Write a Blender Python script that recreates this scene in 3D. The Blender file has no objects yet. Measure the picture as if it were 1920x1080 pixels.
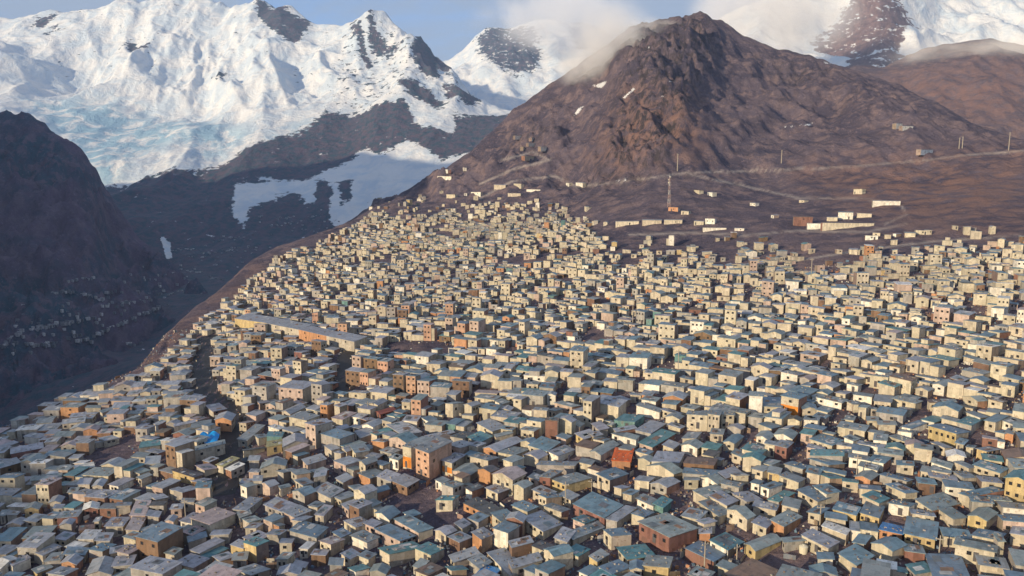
import bpy, math, random
import numpy as np
from mathutils import Vector, noise
from mathutils.bvhtree import BVHTree

# ------------------------------------------------------------------ camera, sky, sun, exposure
scene = bpy.context.scene
C = scene.collection
F_PX = 1507.0                      # focal length in pixels of a 1920 px wide picture
PITCH = math.atan(240.0 / F_PX)
cam_d = bpy.data.cameras.new("camera")
cam_d.sensor_width = 36.0
cam_d.lens = 36.0 * F_PX / 1920.0
cam_d.clip_start = 1.0
cam_d.clip_end = 40000.0
cam = bpy.data.objects.new("camera", cam_d)
C.objects.link(cam)
cam.location = (0, 0, 0)
cam.rotation_euler = (math.pi / 2 - PITCH, 0, 0)
scene.camera = cam

SUN_EL = math.radians(13.0)
SUN_AZ = math.radians(47.0)        # from behind, to the left of the viewing direction
sun_from = Vector((-math.sin(SUN_AZ) * math.cos(SUN_EL), -math.cos(SUN_AZ) * math.cos(SUN_EL), math.sin(SUN_EL)))
sd = bpy.data.lights.new("sun", 'SUN')
sd.energy = 5.0
sd.angle = math.radians(0.6)
sd.color = (1.0, 0.80, 0.51)
sun = bpy.data.objects.new("sun", sd)
C.objects.link(sun)
sun.rotation_euler = sun_from.to_track_quat('Z', 'Y').to_euler()

scene.view_settings.view_transform = 'Standard'
scene.view_settings.look = 'None'
scene.view_settings.gamma = 1.0
scene.view_settings.exposure = 0.42
scene.cycles.use_denoising = True
scene.cycles.max_bounces = 6
scene.cycles.volume_bounces = 4
scene.cycles.volume_step_rate = 2.0

world = bpy.data.worlds.new("World")
scene.world = world
world.use_nodes = True


class NT:
    """tiny node-tree helper"""
    def __init__(self, tree):
        self.t = tree
        tree.nodes.clear()

    def n(self, typ, **kw):
        nd = self.t.nodes.new(typ)
        for k, v in kw.items():
            if k == 'inp':
                for i, val in v.items():
                    if hasattr(val, 'is_linked') or hasattr(val, 'links'):
                        self.t.links.new(val, nd.inputs[i])
                    else:
                        nd.inputs[i].default_value = val
            else:
                setattr(nd, k, v)
        return nd

    def math(self, op, a, b=0.0, clamp=False):
        nd = self.n('ShaderNodeMath', operation=op, use_clamp=clamp, inp={0: a, 1: b})
        return nd.outputs[0]

    def mix(self, fac, a, b, mode='MIX'):
        nd = self.n('ShaderNodeMix', data_type='RGBA', blend_type=mode)
        for i, val in ((0, fac), (6, a), (7, b)):
            if hasattr(val, 'is_linked'):
                self.t.links.new(val, nd.inputs[i])
            else:
                nd.inputs[i].default_value = val if i == 0 or len(val) == 4 else (*val, 1)
        return nd.outputs[2]

    def noise(self, vec, scale, detail=6, rough=0.55, dist=0.0):
        nd = self.n('ShaderNodeTexNoise', inp={'Scale': scale, 'Detail': detail, 'Roughness': rough, 'Distortion': dist})
        if vec is not None:
            self.t.links.new(vec, nd.inputs['Vector'])
        return nd.outputs[0]

    def ramp(self, fac, lo, hi, a=0.0, b=1.0):
        nd = self.n('ShaderNodeMapRange', interpolation_type='SMOOTHSTEP', inp={0: fac, 1: lo, 2: hi, 3: a, 4: b})
        return nd.outputs[0]

    def attr(self, name, typ='Fac'):
        return self.n('ShaderNodeAttribute', attribute_name=name).outputs[typ]

    def link(self, a, b):
        self.t.links.new(a, b)


w = NT(world.node_tree)
sky = w.n('ShaderNodeTexSky', sky_type='NISHITA', sun_disc=False)
sky.sun_elevation = SUN_EL
sky.sun_rotation = math.radians(180.0) + SUN_AZ
sky.altitude = 5000
sky.air_density = 1.0
sky.dust_density = 1.2
sky.ozone_density = 2.5
tc = w.n('ShaderNodeTexCoord')
mp = w.n('ShaderNodeMapping', inp={'Vector': tc.outputs['Generated'], 'Scale': (3.0, 3.0, 9.0)})
cn = w.noise(mp.outputs[0], 1.6, 7, 0.6, 0.4)
sx = w.n('ShaderNodeSeparateXYZ', inp={0: tc.outputs['Generated']})
band = w.ramp(sx.outputs[0], -0.12, 0.12)            # more cloud towards the right-hand mountain
cf = w.math('MULTIPLY', w.ramp(w.math('ADD', cn, w.math('MULTIPLY', band, 0.16)), 0.20, 0.62), 0.88)
skyc = w.mix(cf, sky.outputs[0], (2.0, 2.3, 2.75))
bg = w.n('ShaderNodeBackground', inp={'Color': skyc, 'Strength': 0.15})
wo = w.n('ShaderNodeOutputWorld', inp={0: bg.outputs[0]})


# ------------------------------------------------------------------ picture geometry <-> place geometry
CP, SP = math.cos(PITCH), math.sin(PITCH)


def ray(u, v):
    x = (u - 960.0) / F_PX
    y = (540.0 - v) / F_PX
    return np.array([x, CP + y * SP, -SP + y * CP])


def at(u, v, Y):
    r = ray(u, v)
    return r * (Y / r[1])


def project(x, y, z):
    d = y * CP - z * SP
    return 960 + F_PX * x / d, 540 - F_PX * (y * SP + z * CP) / d


def gz(x, y):
    """the slope the town stands on"""
    z = -97.0 + 0.1 * x + 0.045 * y
    z = z + 14.0 * np.maximum(0, (y - 480) / 500.0) ** 2
    z = z - 0.0006 * np.maximum(0, -x - 120) ** 2 * (y < 420) - 0.0
    return z


def plane_Y(u, v):
    r = ray(u, v)
    lo, hi = 20.0, 2500.0
    for _ in range(50):
        m = (lo + hi) / 2
        p = r * (m / r[1])
        if p[2] > gz(p[0], p[1]):
            lo = m
        else:
            hi = m
    return lo


def interp_cols(keys, us):
    """keys: [(u, [..numbers..])] -> array (len(us), n)"""
    ku = [k[0] for k in keys]
    arr = np.array([k[1] for k in keys], dtype=float)
    return np.stack([np.interp(us, ku, arr[:, j]) for j in range(arr.shape[1])], axis=1)


def smooth(P, n, axis):
    for _ in range(n):
        Q = P.copy()
        if axis == 0:
            Q[1:-1] = (P[:-2] + 2 * P[1:-1] + P[2:]) / 4
        else:
            Q[:, 1:-1] = (P[:, :-2] + 2 * P[:, 1:-1] + P[:, 2:]) / 4
        P = Q
    return P


def build_sheet(name, P, mat, attrs=None, smooth_shade=True):
    nu, nr = P.shape[:2]
    idx = np.arange(nu * nr).reshape(nu, nr)
    f = np.stack([idx[:-1, :-1], idx[1:, :-1], idx[1:, 1:], idx[:-1, 1:]], axis=-1).reshape(-1, 4)
    me = bpy.data.meshes.new(name)
    V = P.reshape(-1, 3)
    me.vertices.add(len(V)); me.vertices.foreach_set('co', V.astype(np.float32).ravel())
    me.loops.add(f.size); me.loops.foreach_set('vertex_index', f.astype(np.int32).ravel())
    me.polygons.add(len(f))
    me.polygons.foreach_set('loop_start', np.arange(0, f.size, 4, dtype=np.int32))
    me.polygons.foreach_set('loop_total', np.full(len(f), 4, dtype=np.int32))
    me.update(calc_edges=True)
    if smooth_shade:
        me.polygons.foreach_set('use_smooth', np.ones(len(f), dtype=bool))
    for k, a in (attrs or {}).items():
        at_ = me.attributes.new(k, 'FLOAT', 'POINT')
        at_.data.foreach_set('value', a.astype(np.float32).ravel())
    me.materials.append(mat)
    o = bpy.data.objects.new(name, me)
    C.objects.link(o)
    o['kind'] = 'structure'
    return o


def seg_curve(ctrl, counts):
    """ctrl (ncol,K,3) -> (ncol, sum(counts)+1, 3) piecewise linear"""
    out = []
    for k, c in enumerate(counts):
        t = np.linspace(0, 1, c, endpoint=False)[None, :, None]
        out.append(ctrl[:, k:k + 1] * (1 - t) + ctrl[:, k + 1:k + 2] * t)
    out.append(ctrl[:, -1:])
    return np.concatenate(out, axis=1)


def noise_field(P, fn):
    V = P.reshape(-1, 3)
    return np.array([fn(float(p[0]), float(p[1]), float(p[2])) for p in V]).reshape(P.shape[:2])


def sdist(U, V, poly):
    """signed distance (positive inside) from points to a polygon"""
    poly = np.array(poly, dtype=float)
    d = np.full(U.shape, 1e9)
    inside = np.zeros(U.shape, dtype=bool)
    n = len(poly)
    for i in range(n):
        ax, ay = poly[i]; bx, by = poly[(i + 1) % n]
        ex, ey = bx - ax, by - ay
        L2 = ex * ex + ey * ey + 1e-9
        t = np.clip(((U - ax) * ex + (V - ay) * ey) / L2, 0, 1)
        d = np.minimum(d, np.hypot(U - ax - t * ex, V - ay - t * ey))
        cond = ((ay > V) != (by > V)) & (U < (bx - ax) * (V - ay) / ((by - ay) + 1e-12) + ax)
        inside ^= cond
    return np.where(inside, d, -d)


def mask_of(U, V, polys, soft):
    m = np.zeros(U.shape)
    for p in polys:
        m = np.maximum(m, np.clip(0.5 + sdist(U, V, p) / (2 * soft), 0, 1))
    return m


def proj_arr(P):
    d = P[..., 1] * CP - P[..., 2] * SP
    return 960 + F_PX * P[..., 0] / d, 540 - F_PX * (P[..., 1] * SP + P[..., 2] * CP) / d


# ------------------------------------------------------------------ materials of the land
def new_mat(name):
    m = bpy.data.materials.new(name)
    m.use_nodes = True
    return m, NT(m.node_tree)


def finish(nt, color, rough=0.9, height=None, bump=0.3, dist=1.0, spec=0.2, metallic=0.0):
    bs = nt.n('ShaderNodeBsdfPrincipled', inp={'Base Color': color, 'Roughness': rough, 'Metallic': metallic,
                                              'Specular IOR Level': spec})
    if height is not None:
        b = nt.n('ShaderNodeBump', inp={'Strength': bump, 'Distance': dist, 'Height': height})
        nt.link(b.outputs[0], bs.inputs['Normal'])
    nt.n('ShaderNodeOutputMaterial', inp={0: bs.outputs[0]})
    return bs


def rock_mat(name, c1, c2, c3, s=1.0, snow=True, tan=(0.24, 0.13, 0.075)):
    """brown mountain rock: three tones, tan outcrops, a little old snow where the attribute says"""
    m, t = new_mat(name)
    g = t.n('ShaderNodeNewGeometry')
    pos = g.outputs['Position']
    big = t.noise(pos, 0.006 * s, 5, 0.6, 0.6)
    mid = t.noise(pos, 0.035 * s, 7, 0.65, 0.3)
    mps = t.n('ShaderNodeMapping', inp={'Vector': pos, 'Rotation': (0.0, 0.0, 0.5), 'Scale': (1.0, 0.22, 0.3)})
    streak = t.noise(mps.outputs[0], 0.06 * s, 7, 0.68, 0.2)
    fine = t.noise(pos, 0.35 * s, 6, 0.7)
    col = t.mix(t.ramp(big, 0.36, 0.62), c1, c2)
    col = t.mix(t.ramp(mid, 0.46, 0.62), col, c3)
    speck = t.noise(pos, 0.14 * s, 4, 0.75)
    col = t.mix(t.math('MULTIPLY', t.ramp(speck, 0.56, 0.66), 0.6), col, tuple(0.45 * x for x in c1))
    col = t.mix(t.math('MULTIPLY', t.ramp(speck, 0.42, 0.34), 0.45), col, tuple(min(1, 1.7 * x) for x in c3))
    col = t.mix(t.math('MULTIPLY', t.attr('track'), 0.95), col, (0.42, 0.36, 0.34))
    col = t.mix(t.math('MULTIPLY', t.ramp(streak, 0.50, 0.66), 0.55), col, tuple(0.6 * x for x in c1))
    tn = t.math('MULTIPLY', t.attr('tan'), t.ramp(mid, 0.35, 0.6))
    col = t.mix(tn, col, tan)
    col = t.mix(t.math('MULTIPLY', t.ramp(fine, 0.3, 0.75), 0.5), col, t.mix(1.0, col, (0.6, 0.6, 0.6), 'MULTIPLY'))
    mpc = t.n('ShaderNodeMapping', inp={'Vector': pos, 'Scale': (1.0, 0.5, 0.35)})
    cliff = t.noise(mpc.outputs[0], 0.09 * s, 7, 0.7, 0.3)
    col = t.mix(t.math('MULTIPLY', t.attr('crag'), t.ramp(cliff, 0.45, 0.62)), col, (0.06, 0.052, 0.06))
    if snow:
        sn = t.ramp(t.math('ADD', t.attr('snow'), t.math('MULTIPLY', t.math('SUBTRACT', fine, 0.5), 0.9)), 0.5, 0.58)
        col = t.mix(sn, col, (0.8, 0.8, 0.82))
    h = t.math('ADD', t.math('MULTIPLY', mid, 5.0), t.math('MULTIPLY', fine, 1.6))
    finish(t, col, 0.95, h, 0.9, 1.2, 0.1)
    return m


def snow_mat(name, rock1=(0.07, 0.06, 0.065), rock2=(0.035, 0.04, 0.05)):
    m, t = new_mat(name)
    g = t.n('ShaderNodeNewGeometry')
    pos = g.outputs['Position']
    n1 = t.noise(pos, 0.012, 8, 0.62, 0.4)
    n2 = t.noise(pos, 0.045, 7, 0.68)
    mps = t.n('ShaderNodeMapping', inp={'Vector': pos, 'Rotation': (0.0, 0.25, 0.0), 'Scale': (1.0, 1.0, 2.6)})
    strata = t.noise(mps.outputs[0], 0.02, 8, 0.7, 0.4)
    rk = t.math('ADD', t.attr('rock'), t.math('MULTIPLY', t.math('SUBTRACT', strata, 0.5), 2.3))
    rk = t.math('ADD', rk, t.math('MULTIPLY', t.math('SUBTRACT', n2, 0.5), 1.2))
    rk = t.ramp(rk, 0.50, 0.60)
    rock = t.mix(t.ramp(n2, 0.35, 0.65), rock1, rock2)
    ice = t.mix(t.ramp(n1, 0.40, 0.62), (0.76, 0.77, 0.80), (0.58, 0.66, 0.76))
    ice = t.mix(t.math('MULTIPLY', t.attr('ice'), t.ramp(n1, 0.38, 0.56)), ice, (0.33, 0.50, 0.64))
    col = t.mix(rk, ice, rock)
    h = t.math('ADD', t.math('MULTIPLY', n1, 24.0), t.math('MULTIPLY', n2, 5.0))
    finish(t, col, 0.75, h, 0.7, 1.0, 0.2)
    return m


# ------------------------------------------------------------------ the slope of the town and its mountain
def edge_key(u, vt, drop=1.0):
    Y = plane_Y(u, vt)
    return [vt, vt - 1, Y + 6, vt - 2, Y + 12, vt - 3, Y + 18]


HILL = [
    (-450, edge_key(-450, 985)), (-60, edge_key(-60, 830)), (60, edge_key(60, 782)), (130, edge_key(130, 745)),
    (200, edge_key(200, 722)), (262, edge_key(262, 690)), (300, edge_key(300, 640)), (350, edge_key(350, 592)),
    (410, edge_key(410, 548)), (470, edge_key(470, 492)), (520, edge_key(520, 466)),
    (580, edge_key(580, 446)), (650, edge_key(650, 420)), (700, [392, 390, 1080, 388, 1095, 385, 1110]),
    (760, [386, 376, 1060, 370, 1100, 358, 1150]),
    (820, [384, 368, 1050, 350, 1110, 326, 1170]), (870, [384, 360, 1040, 330, 1110, 288, 1200]),
    (960, [386, 335, 1010, 275, 1150, 206, 1260]), (1060, [402, 335, 960, 240, 1160, 138, 1300]),
    (1130, [440, 350, 840, 230, 1080, 92, 1330]), (1180, [450, 345, 820, 200, 1010, 50, 1340]),
    (1215, [452, 340, 800, 190, 970, 38, 1345]), (1240, [452, 340, 790, 190, 960, 31, 1345]), (1290, [455, 335, 800, 180, 990, 29, 1350]),
    (1345, [460, 335, 815, 185, 1070, 34, 1340]), (1400, [462, 335, 815, 195, 1090, 60, 1325]), (1450, [465, 335, 815, 200, 1100, 80, 1310]),
    (1560, [470, 335, 800, 215, 1050, 120, 1260]), (1650, [472, 335, 760, 232, 950, 150, 1200]),
    (1750, [462, 345, 720, 262, 880, 192, 1110]), (1830, [458, 330, 720, 285, 850, 236, 1000]),
    (1920, [455, 340, 680, 300, 800, 262, 930]), (2400, [450, 360, 660, 320, 780, 270, 950]),
]
us = np.arange(-440, 2390, 4.0)
K = interp_cols(HILL, us)
NT_ROWS = 12
ctrl = []
for i, u in enumerate(us):
    vt = K[i, 0]
    pts = []
    for j in range(NT_ROWS):
        t_ = j / (NT_ROWS - 1)
        v = vt + (1650 - vt) * (1 - t_) ** 2.2
        pts.append(at(u, v, plane_Y(u, v)))
    for a in (1, 3, 5):
        Yv = max(K[i, a + 1], pts[-1][1] + 5)
        pts.append(at(u, K[i, a], Yv))
    c = pts[-1]
    s = c / c[1]
    left = 1.0 if u < 690 else 0.0
    for dy, dz in ((45, -38 if left else -18), (150, -125 if left else -75), (700, -330)):
        q = c + np.array([s[0] * dy, dy, dz * 1.0])
        pts.append(q)
    ctrl.append(pts)
ctrl = np.array(ctrl)
P = seg_curve(ctrl, [4, 5, 6, 8, 9, 10, 12, 14, 16, 16, 16] + [45, 62, 85, 12, 10, 10])
P = smooth(P, 6, 1)
P = smooth(P, 4, 0)
U0, V0 = proj_arr(P)
TOWN = [(-500, 1700), (-60, 836), (60, 790), (130, 752), (215, 728), (285, 700), (335, 650), (385, 600), (430, 566),
        (480, 520), (530, 480), (590, 455), (655, 428), (700, 396), (760, 388), (900, 386), (1010, 388), (1080, 415), (1125, 445),
        (1135, 482), (1210, 482), (1300, 492), (1400, 470), (1480, 482), (1520, 505), (1600, 512), (1640, 482), (1730, 464), (2500, 458), (2500, 1700)]
tm = np.clip(0.5 + sdist(U0, V0, TOWN) / 50.0, 0, 1)          # 1 well inside the town
beyond = (np.arange(P.shape[1])[None, :] >= sum([4, 5, 6, 8, 9, 10, 12, 14, 16, 16, 16])) * 1.0
rise = np.clip((V0 * 0 + (P[..., 1] - 650) / 450), 0, 1)


def hill_noise(x, y, z):
    a = noise.ridged_multi_fractal(Vector((x * .0062 + 3.1, y * .0038, z * .004)), 0.9, 2.1, 7, 1.0, 2.0)
    b = noise.fractal(Vector((x * .03, y * .02, z * .02)), 0.7, 2.1, 5)
    c_ = noise.ridged_multi_fractal(Vector((x * .022 + 9, y * .012, z * .02)), 0.9, 2.1, 5, 1.0, 2.0)
    d_ = noise.ridged_multi_fractal(Vector((x * .07 + 2, y * .05, z * .05)), 0.9, 2.1, 3, 1.0, 2.0)
    return (a - 1.0) * 19 + b * 4 + (c_ - 1.0) * 8 + (d_ - 1.0) * 2.2


hn = noise_field(P, hill_noise)
ctot = sum([4, 5, 6, 8, 9, 10, 12, 14, 16, 16, 16]) + 45 + 62 + 85
crestn = np.clip(np.abs(np.arange(P.shape[1]) - ctot)[None, :] / 40.0, 0.30, 1)
amp = crestn * (1 - tm) * np.clip(0.12 + 0.95 * rise, 0, 1) * np.where(U0 < 700, 0.35, 1.0)
small = noise_field(P, lambda x, y, z: noise.fractal(Vector((x * .06, y * .06, 3.0)), 0.8, 2.0, 3))
P[..., 2] += hn * amp + small * 0.8
# crag of the summit: a proud rocky head
head = np.exp(-((U0 - 1275) / 85.0) ** 2 - ((V0 - 95) / 62.0) ** 2)
hr = noise_field(P, lambda x, y, z: noise.ridged_multi_fractal(Vector((x * .03, y * .03, z * .012)), 0.8, 2.2, 4, 1.0, 2.0))
P[..., 2] += head * (hr - 1.0) * 10
cragm = mask_of(U0, V0, [[(1110, 345), (1140, 250), (1165, 120), (1190, 50), (1330, 30), (1345, 90), (1300, 180), (1290, 260), (1240, 320), (1180, 345)]], 25)
cragm = cragm + 0.7 * mask_of(U0, V0, [[(1400, 90), (1570, 130), (1600, 160), (1480, 150)], [(940, 270), (1000, 235), (1060, 260), (990, 290)]], 18)
cr = noise_field(P, lambda x, y, z: noise.ridged_multi_fractal(Vector((x * .035 + 5, y * .014, z * .010)), 0.7, 2.3, 5, 1.0, 2.0))
P[..., 2] += cragm * (cr - 1.0) * 13
U0, V0 = proj_arr(P)
tan_ = mask_of(U0, V0, [[(1180, 170), (1290, 175), (1320, 260), (1300, 300), (1230, 290), (1150, 320), (1120, 290)],
                        [(1500, 330), (1650, 300), (1920, 290), (1920, 430), (1700, 420), (1600, 380)]], 40)
tan_ += mask_of(U0, V0, [[(250, 700), (300, 640), (410, 555), (480, 490), (500, 510), (430, 575), (340, 660)]], 12) * 0.5
snowp = [[(1074, 218), (1084, 202), (1096, 198), (1084, 214)], [(1166, 184), (1192, 160), (1196, 163), (1172, 186)],
         [(1250, 154), (1260, 149), (1262, 154)], [(1210, 90), (1224, 84), (1222, 92)], [(1238, 180), (1245, 178), (1243, 185)],
         [(1468, 237), (1528, 230), (1526, 235), (1470, 240)], [(1105, 162), (1140, 150), (1130, 166)], [(1542, 114), (1562, 120), (1548, 120)],
         [(1152, 340), (1178, 330), (1174, 340)]]
snow_a = mask_of(U0, V0, snowp, 5) * 0.95


def line_mask(U, V, lines, wd):
    m = np.zeros(U.shape)
    for ln in lines:
        for (ax, ay), (bx, by) in zip(ln[:-1], ln[1:]):
            ex, ey = bx - ax, by - ay
            tt = np.clip(((U - ax) * ex + (V - ay) * ey) / (ex * ex + ey * ey), 0, 1)
            m = np.maximum(m, np.clip(1.3 - np.hypot(U - ax - tt * ex, (V - ay - tt * ey) * 1.6) / wd, 0, 1))
    return m


track = line_mask(U0, V0, [[(1172, 340), (1290, 324), (1460, 319), (1600, 312), (1740, 300), (1800, 292), (1925, 282)], [(1475, 492), (1560, 478), (1640, 466), (1760, 452), (1925, 440)],
                           [(1180, 440), (1300, 436), (1400, 441), (1500, 432), (1620, 436), (1700, 420)], [(1660, 420), (1700, 402), (1690, 385), (1620, 372), (1500, 372), (1400, 350), (1290, 326)],
                           [(900, 372), (960, 340), (1040, 330), (1080, 350), (1170, 340)], [(940, 300), (1000, 285), (1030, 300), (960, 318), (900, 345)]], 3.6)
m_hill = rock_mat('mountain rock', (0.165, 0.132, 0.165), (0.090, 0.078, 0.115), (0.245, 0.180, 0.190), 1.7, tan=(0.27, 0.165, 0.145))
sunk = small * 0
hillside = build_sheet('hillside', P, m_hill, {'tan': tan_, 'snow': snow_a, 'crag': cragm, 'track': track})
bvh = BVHTree.FromPolygons([tuple(v) for v in P.reshape(-1, 3).tolist()],
                           [tuple(p.vertices) for p in hillside.data.polygons])


def ground_px(u, v):
    h = bvh.ray_cast(Vector((0, 0, 0)), Vector(ray(u, v)).normalized())
    return h[0]


def ground_xy(x, y):
    h = bvh.ray_cast(Vector((x, y, 600)), Vector((0, 0, -1)))
    return h[0].z if h[0] is not None else None


# ------------------------------------------------------------------ the valley and the snow range behind
def zkey(u, row):
    return [c for p in row for c in p]


# (v, Y) rows: under the town, near valley, settlement, valley head, rock foot, glacier foot, shelf, face, crest
RANGE = [
    (-500, [(1150, 420), (900, 900), (640, 1500), (520, 2100), (430, 2400), (350, 2800), (235, 3500), (120, 4050), (50, 4500)]),
    (0, [(1150, 420), (900, 900), (640, 1500), (520, 2100), (430, 2400), (350, 2800), (200, 3550), (110, 4050), (34, 4500)]),
    (110, [(1100, 420), (850, 900), (640, 1500), (520, 2100), (430, 2400), (352, 2800), (215, 3600), (110, 4050), (26, 4500)]),
    (230, [(1100, 420), (800, 900), (640, 1500), (520, 2100), (430, 2400), (345, 2800), (200, 3700), (110, 4050), (10, 4500)]),
    (400, [(1100, 420), (760, 950), (610, 1500), (500, 2100), (425, 2400), (322, 2850), (215, 3550), (110, 4000), (10, 4500)]),
    (520, [(1000, 450), (700, 1000), (570, 1500), (480, 2100), (420, 2400), (300, 2900), (215, 3400), (120, 3900), (14, 4400)]),
    (590, [(1000, 450), (680, 1000), (550, 1500), (465, 2100), (415, 2400), (300, 2900), (205, 3350), (120, 3850), (44, 4300)]),
    (640, [(1000, 450), (660, 1000), (540, 1500), (460, 2100), (412, 2400), (300, 2900), (210, 3300), (120, 3750), (46, 4200)]),
    (690, [(950, 500), (650, 1000), (530, 1500), (455, 2100), (410, 2400), (300, 2900), (210, 3250), (120, 3650), (34, 4100)]),
    (740, [(950, 500), (640, 1000), (520, 1500), (450, 2100), (405, 2400), (300, 2850), (210, 3200), (130, 3600), (58, 4000)]),
    (790, [(950, 500), (630, 1000), (510, 1500), (445, 2100), (400, 2400), (295, 2800), (215, 3150), (150, 3500), (92, 3900)]),
    (848, [(950, 500), (620, 1000), (500, 1500), (440, 2100), (390, 2400), (290, 2750), (220, 3100), (170, 3400), (108, 3700)]),
    (868, [(950, 500), (620, 1000), (500, 1500), (440, 2100), (385, 2400), (290, 2750), (225, 3050), (185, 3300), (150, 3550)]),
    (900, [(950, 500), (620, 1000), (500, 1500), (440, 2100), (380, 2400), (290, 2750), (235, 3000), (200, 3200), (175, 3400)]),
    (970, [(950, 500), (620, 1000), (500, 1500), (440, 2100), (380, 2400), (290, 2700), (245, 2950), (220, 3150), (203, 3300)]),
    (1250, [(950, 500), (620, 1000), (500, 1500), (440, 2100), (380, 2400), (320, 2700), (290, 2950), (270, 3150), (250, 3300)]),
]
us = np.arange(-480, 1240, 3.0)
K = interp_cols([(u, zkey(u, r)) for u, r in RANGE], us)
ctrl = []
for i, u in enumerate(us):
    pts = [at(u, K[i, 2 * k], K[i, 2 * k + 1]) for k in range(9)]
    c = pts[-1]; s = c / c[1]
    pts.append(c + np.array([s[0] * 150, 150, -50])); pts.append(c + np.array([s[0] * 900, 900, -700]))
    ctrl.append(pts)
ctrl = np.array(ctrl)
P = seg_curve(ctrl, [8, 24, 30, 30, 45, 75, 70, 70, 8, 8])
P = smooth(P, 8, 1); P = smooth(P, 2, 0)
U0, V0 = proj_arr(P)


def range_noise(x, y, z):
    wx = noise.noise(Vector((x * .0012, y * .0012, 7.0))) * 260
    a = noise.ridged_multi_fractal(Vector(((x + wx) * .0030 + 1.7, y * .0012, z * .0008 + 5)), 1.0, 2.1, 7, 1.0, 2.0)
    b = noise.ridged_multi_fractal(Vector(((x + wx) * .0085 + 4, y * .0045, z * .004)), 0.95, 2.1, 6, 1.0, 2.0)
    c_ = noise.fractal(Vector((x * .0016 + 9, y * .0016, 2)), 1.0, 2.0, 3)
    e_ = noise.ridged_multi_fractal(Vector(((x + wx) * .0016 + 1.7, y * .0010, z * .001 + 5)), 1.1, 2.1, 4, 1.0, 2.0)
    return (a - 1.0) * 45 + (e_ - 1.0) * 140 + (b - 1.0) * 13 + c_ * 70


rn = noise_field(P, range_noise)
far = np.clip((P[..., 1] - 2400) / 1200, 0, 1)
crestfade = 1 - 0.55 * np.clip(1 - np.abs(P[..., 1] - 4300) / 350, 0, 1)
shelf = mask_of(U0, V0, [[(-300, 165), (300, 185), (560, 215), (620, 215), (560, 262), (440, 300), (200, 330), (-300, 330)]], 30)
P[..., 2] += rn * (0.42 + 0.58 * far) * crestfade * (1 - 0.62 * shelf) * (1 - 0.65 * mask_of(U0, V0, [[(560, 195), (700, 180), (980, 185), (990, 330), (450, 410), (430, 320)]], 25))
ROCKS = [
    [(475, 13), (510, 16), (560, 38), (588, 46), (575, 65), (555, 92), (530, 85), (500, 65), (488, 45)],
    [(56, 56), (70, 38), (115, 31), (100, 45), (80, 56)], [(83, 68), (108, 56), (110, 62), (90, 72)],
    [(232, 80), (250, 76), (262, 88), (280, 95), (275, 108), (255, 110), (243, 95)], [(400, 140), (425, 140), (420, 156), (405, 152)],
    [(692, 52), (730, 84), (760, 88), (730, 96), (690, 80)], [(655, 40), (668, 50), (700, 100), (690, 110), (665, 80)],
    [(780, 88), (820, 88), (848, 105), (852, 128), (820, 135), (826, 162), (790, 158), (768, 120)],
    [(745, 165), (800, 170), (835, 195), (830, 208), (790, 195), (750, 185)], [(830, 168), (898, 166), (900, 184), (860, 192), (838, 182)],
    [(612, 206), (760, 198), (792, 240), (850, 245), (852, 215), (900, 205), (975, 206), (930, 260), (890, 285), (868, 280), (828, 296),
     (790, 276), (762, 268), (720, 296), (682, 282), (612, 310), (580, 326), (500, 332), (442, 342), (436, 390), (455, 412), (470, 382), (540, 352), (588, 372),
     (590, 330), (612, 330), (625, 360), (618, 396), (650, 410), (720, 392), (720, 560), (-600, 900), (-600, 352), (150, 345), (215, 344), (300, 332), (350, 326),
     (420, 302), (480, 272), (560, 244)],
    [(-600, 470), (300, 440), (640, 412), (690, 400), (1300, 300), (1300, 1300), (-600, 1300)],
    [(632, 342), (655, 335), (662, 372), (640, 380)],
]
rock = mask_of(U0, V0, ROCKS, 9)
rock = np.maximum(rock, 0.34 * mask_of(U0, V0, [[(640, 30), (860, 90), (900, 200), (600, 215)]], 20))
rock = np.maximum(rock, 0.17 * mask_of(U0, V0, [[(-100, 0), (640, -20), (640, 170), (-100, 150)]], 20))
small_snow = mask_of(U0, V0, [[(300, 440), (318, 444), (322, 470), (312, 468)]], 3)
rock = rock * (1 - small_snow)
ice = mask_of(U0, V0, [[(40, 195), (240, 200), (400, 228), (470, 258), (380, 300), (330, 270), (250, 300), (205, 352), (170, 325)], [(560, 235), (640, 215), (660, 235), (560, 268), (440, 318), (420, 305)]], 16)
m_snow = snow_mat('snow and rock', (0.12, 0.092, 0.125), (0.036, 0.075, 0.105))
snow_range = build_sheet('snow_mountain', P, m_snow, {'rock': rock, 'ice': ice})
bvh2 = BVHTree.FromPolygons([tuple(v) for v in P.reshape(-1, 3).tolist()],
                            [tuple(p.vertices) for p in snow_range.data.polygons])


def simple_ridge(name, keys, counts, us, nfn, mat, rocks=None, soft=9, tanp=None, back=(150, -60, 700, -500), s1=6):
    K = interp_cols([(u, zkey(u, r)) for u, r in keys], us)
    k = K.shape[1] // 2
    ctrl = []
    for i, u in enumerate(us):
        pts = [at(u, K[i, 2 * j], K[i, 2 * j + 1]) for j in range(k)]
        c = pts[-1]; s = c / c[1]
        pts.append(c + np.array([s[0] * back[0], back[0], back[1]])); pts.append(c + np.array([s[0] * back[2], back[2], back[3]]))
        ctrl.append(pts)
    P = seg_curve(np.array(ctrl), counts)
    P = smooth(P, s1, 1); P = smooth(P, 3, 0)
    U0, V0 = proj_arr(P)
    cidx = sum(counts[:-2])
    P[..., 2] += noise_field(P, nfn) * np.clip(np.abs(np.arange(P.shape[1]) - cidx)[None, :] / 30.0, 0.35, 1)
    at_ = {'rock': mask_of(U0, V0, rocks or [], soft) * 0.8, 'ice': U0 * 0, 'tan': mask_of(U0, V0, tanp or [], 30), 'snow': U0 * 0}
    return build_sheet(name, P, mat, at_)


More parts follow.
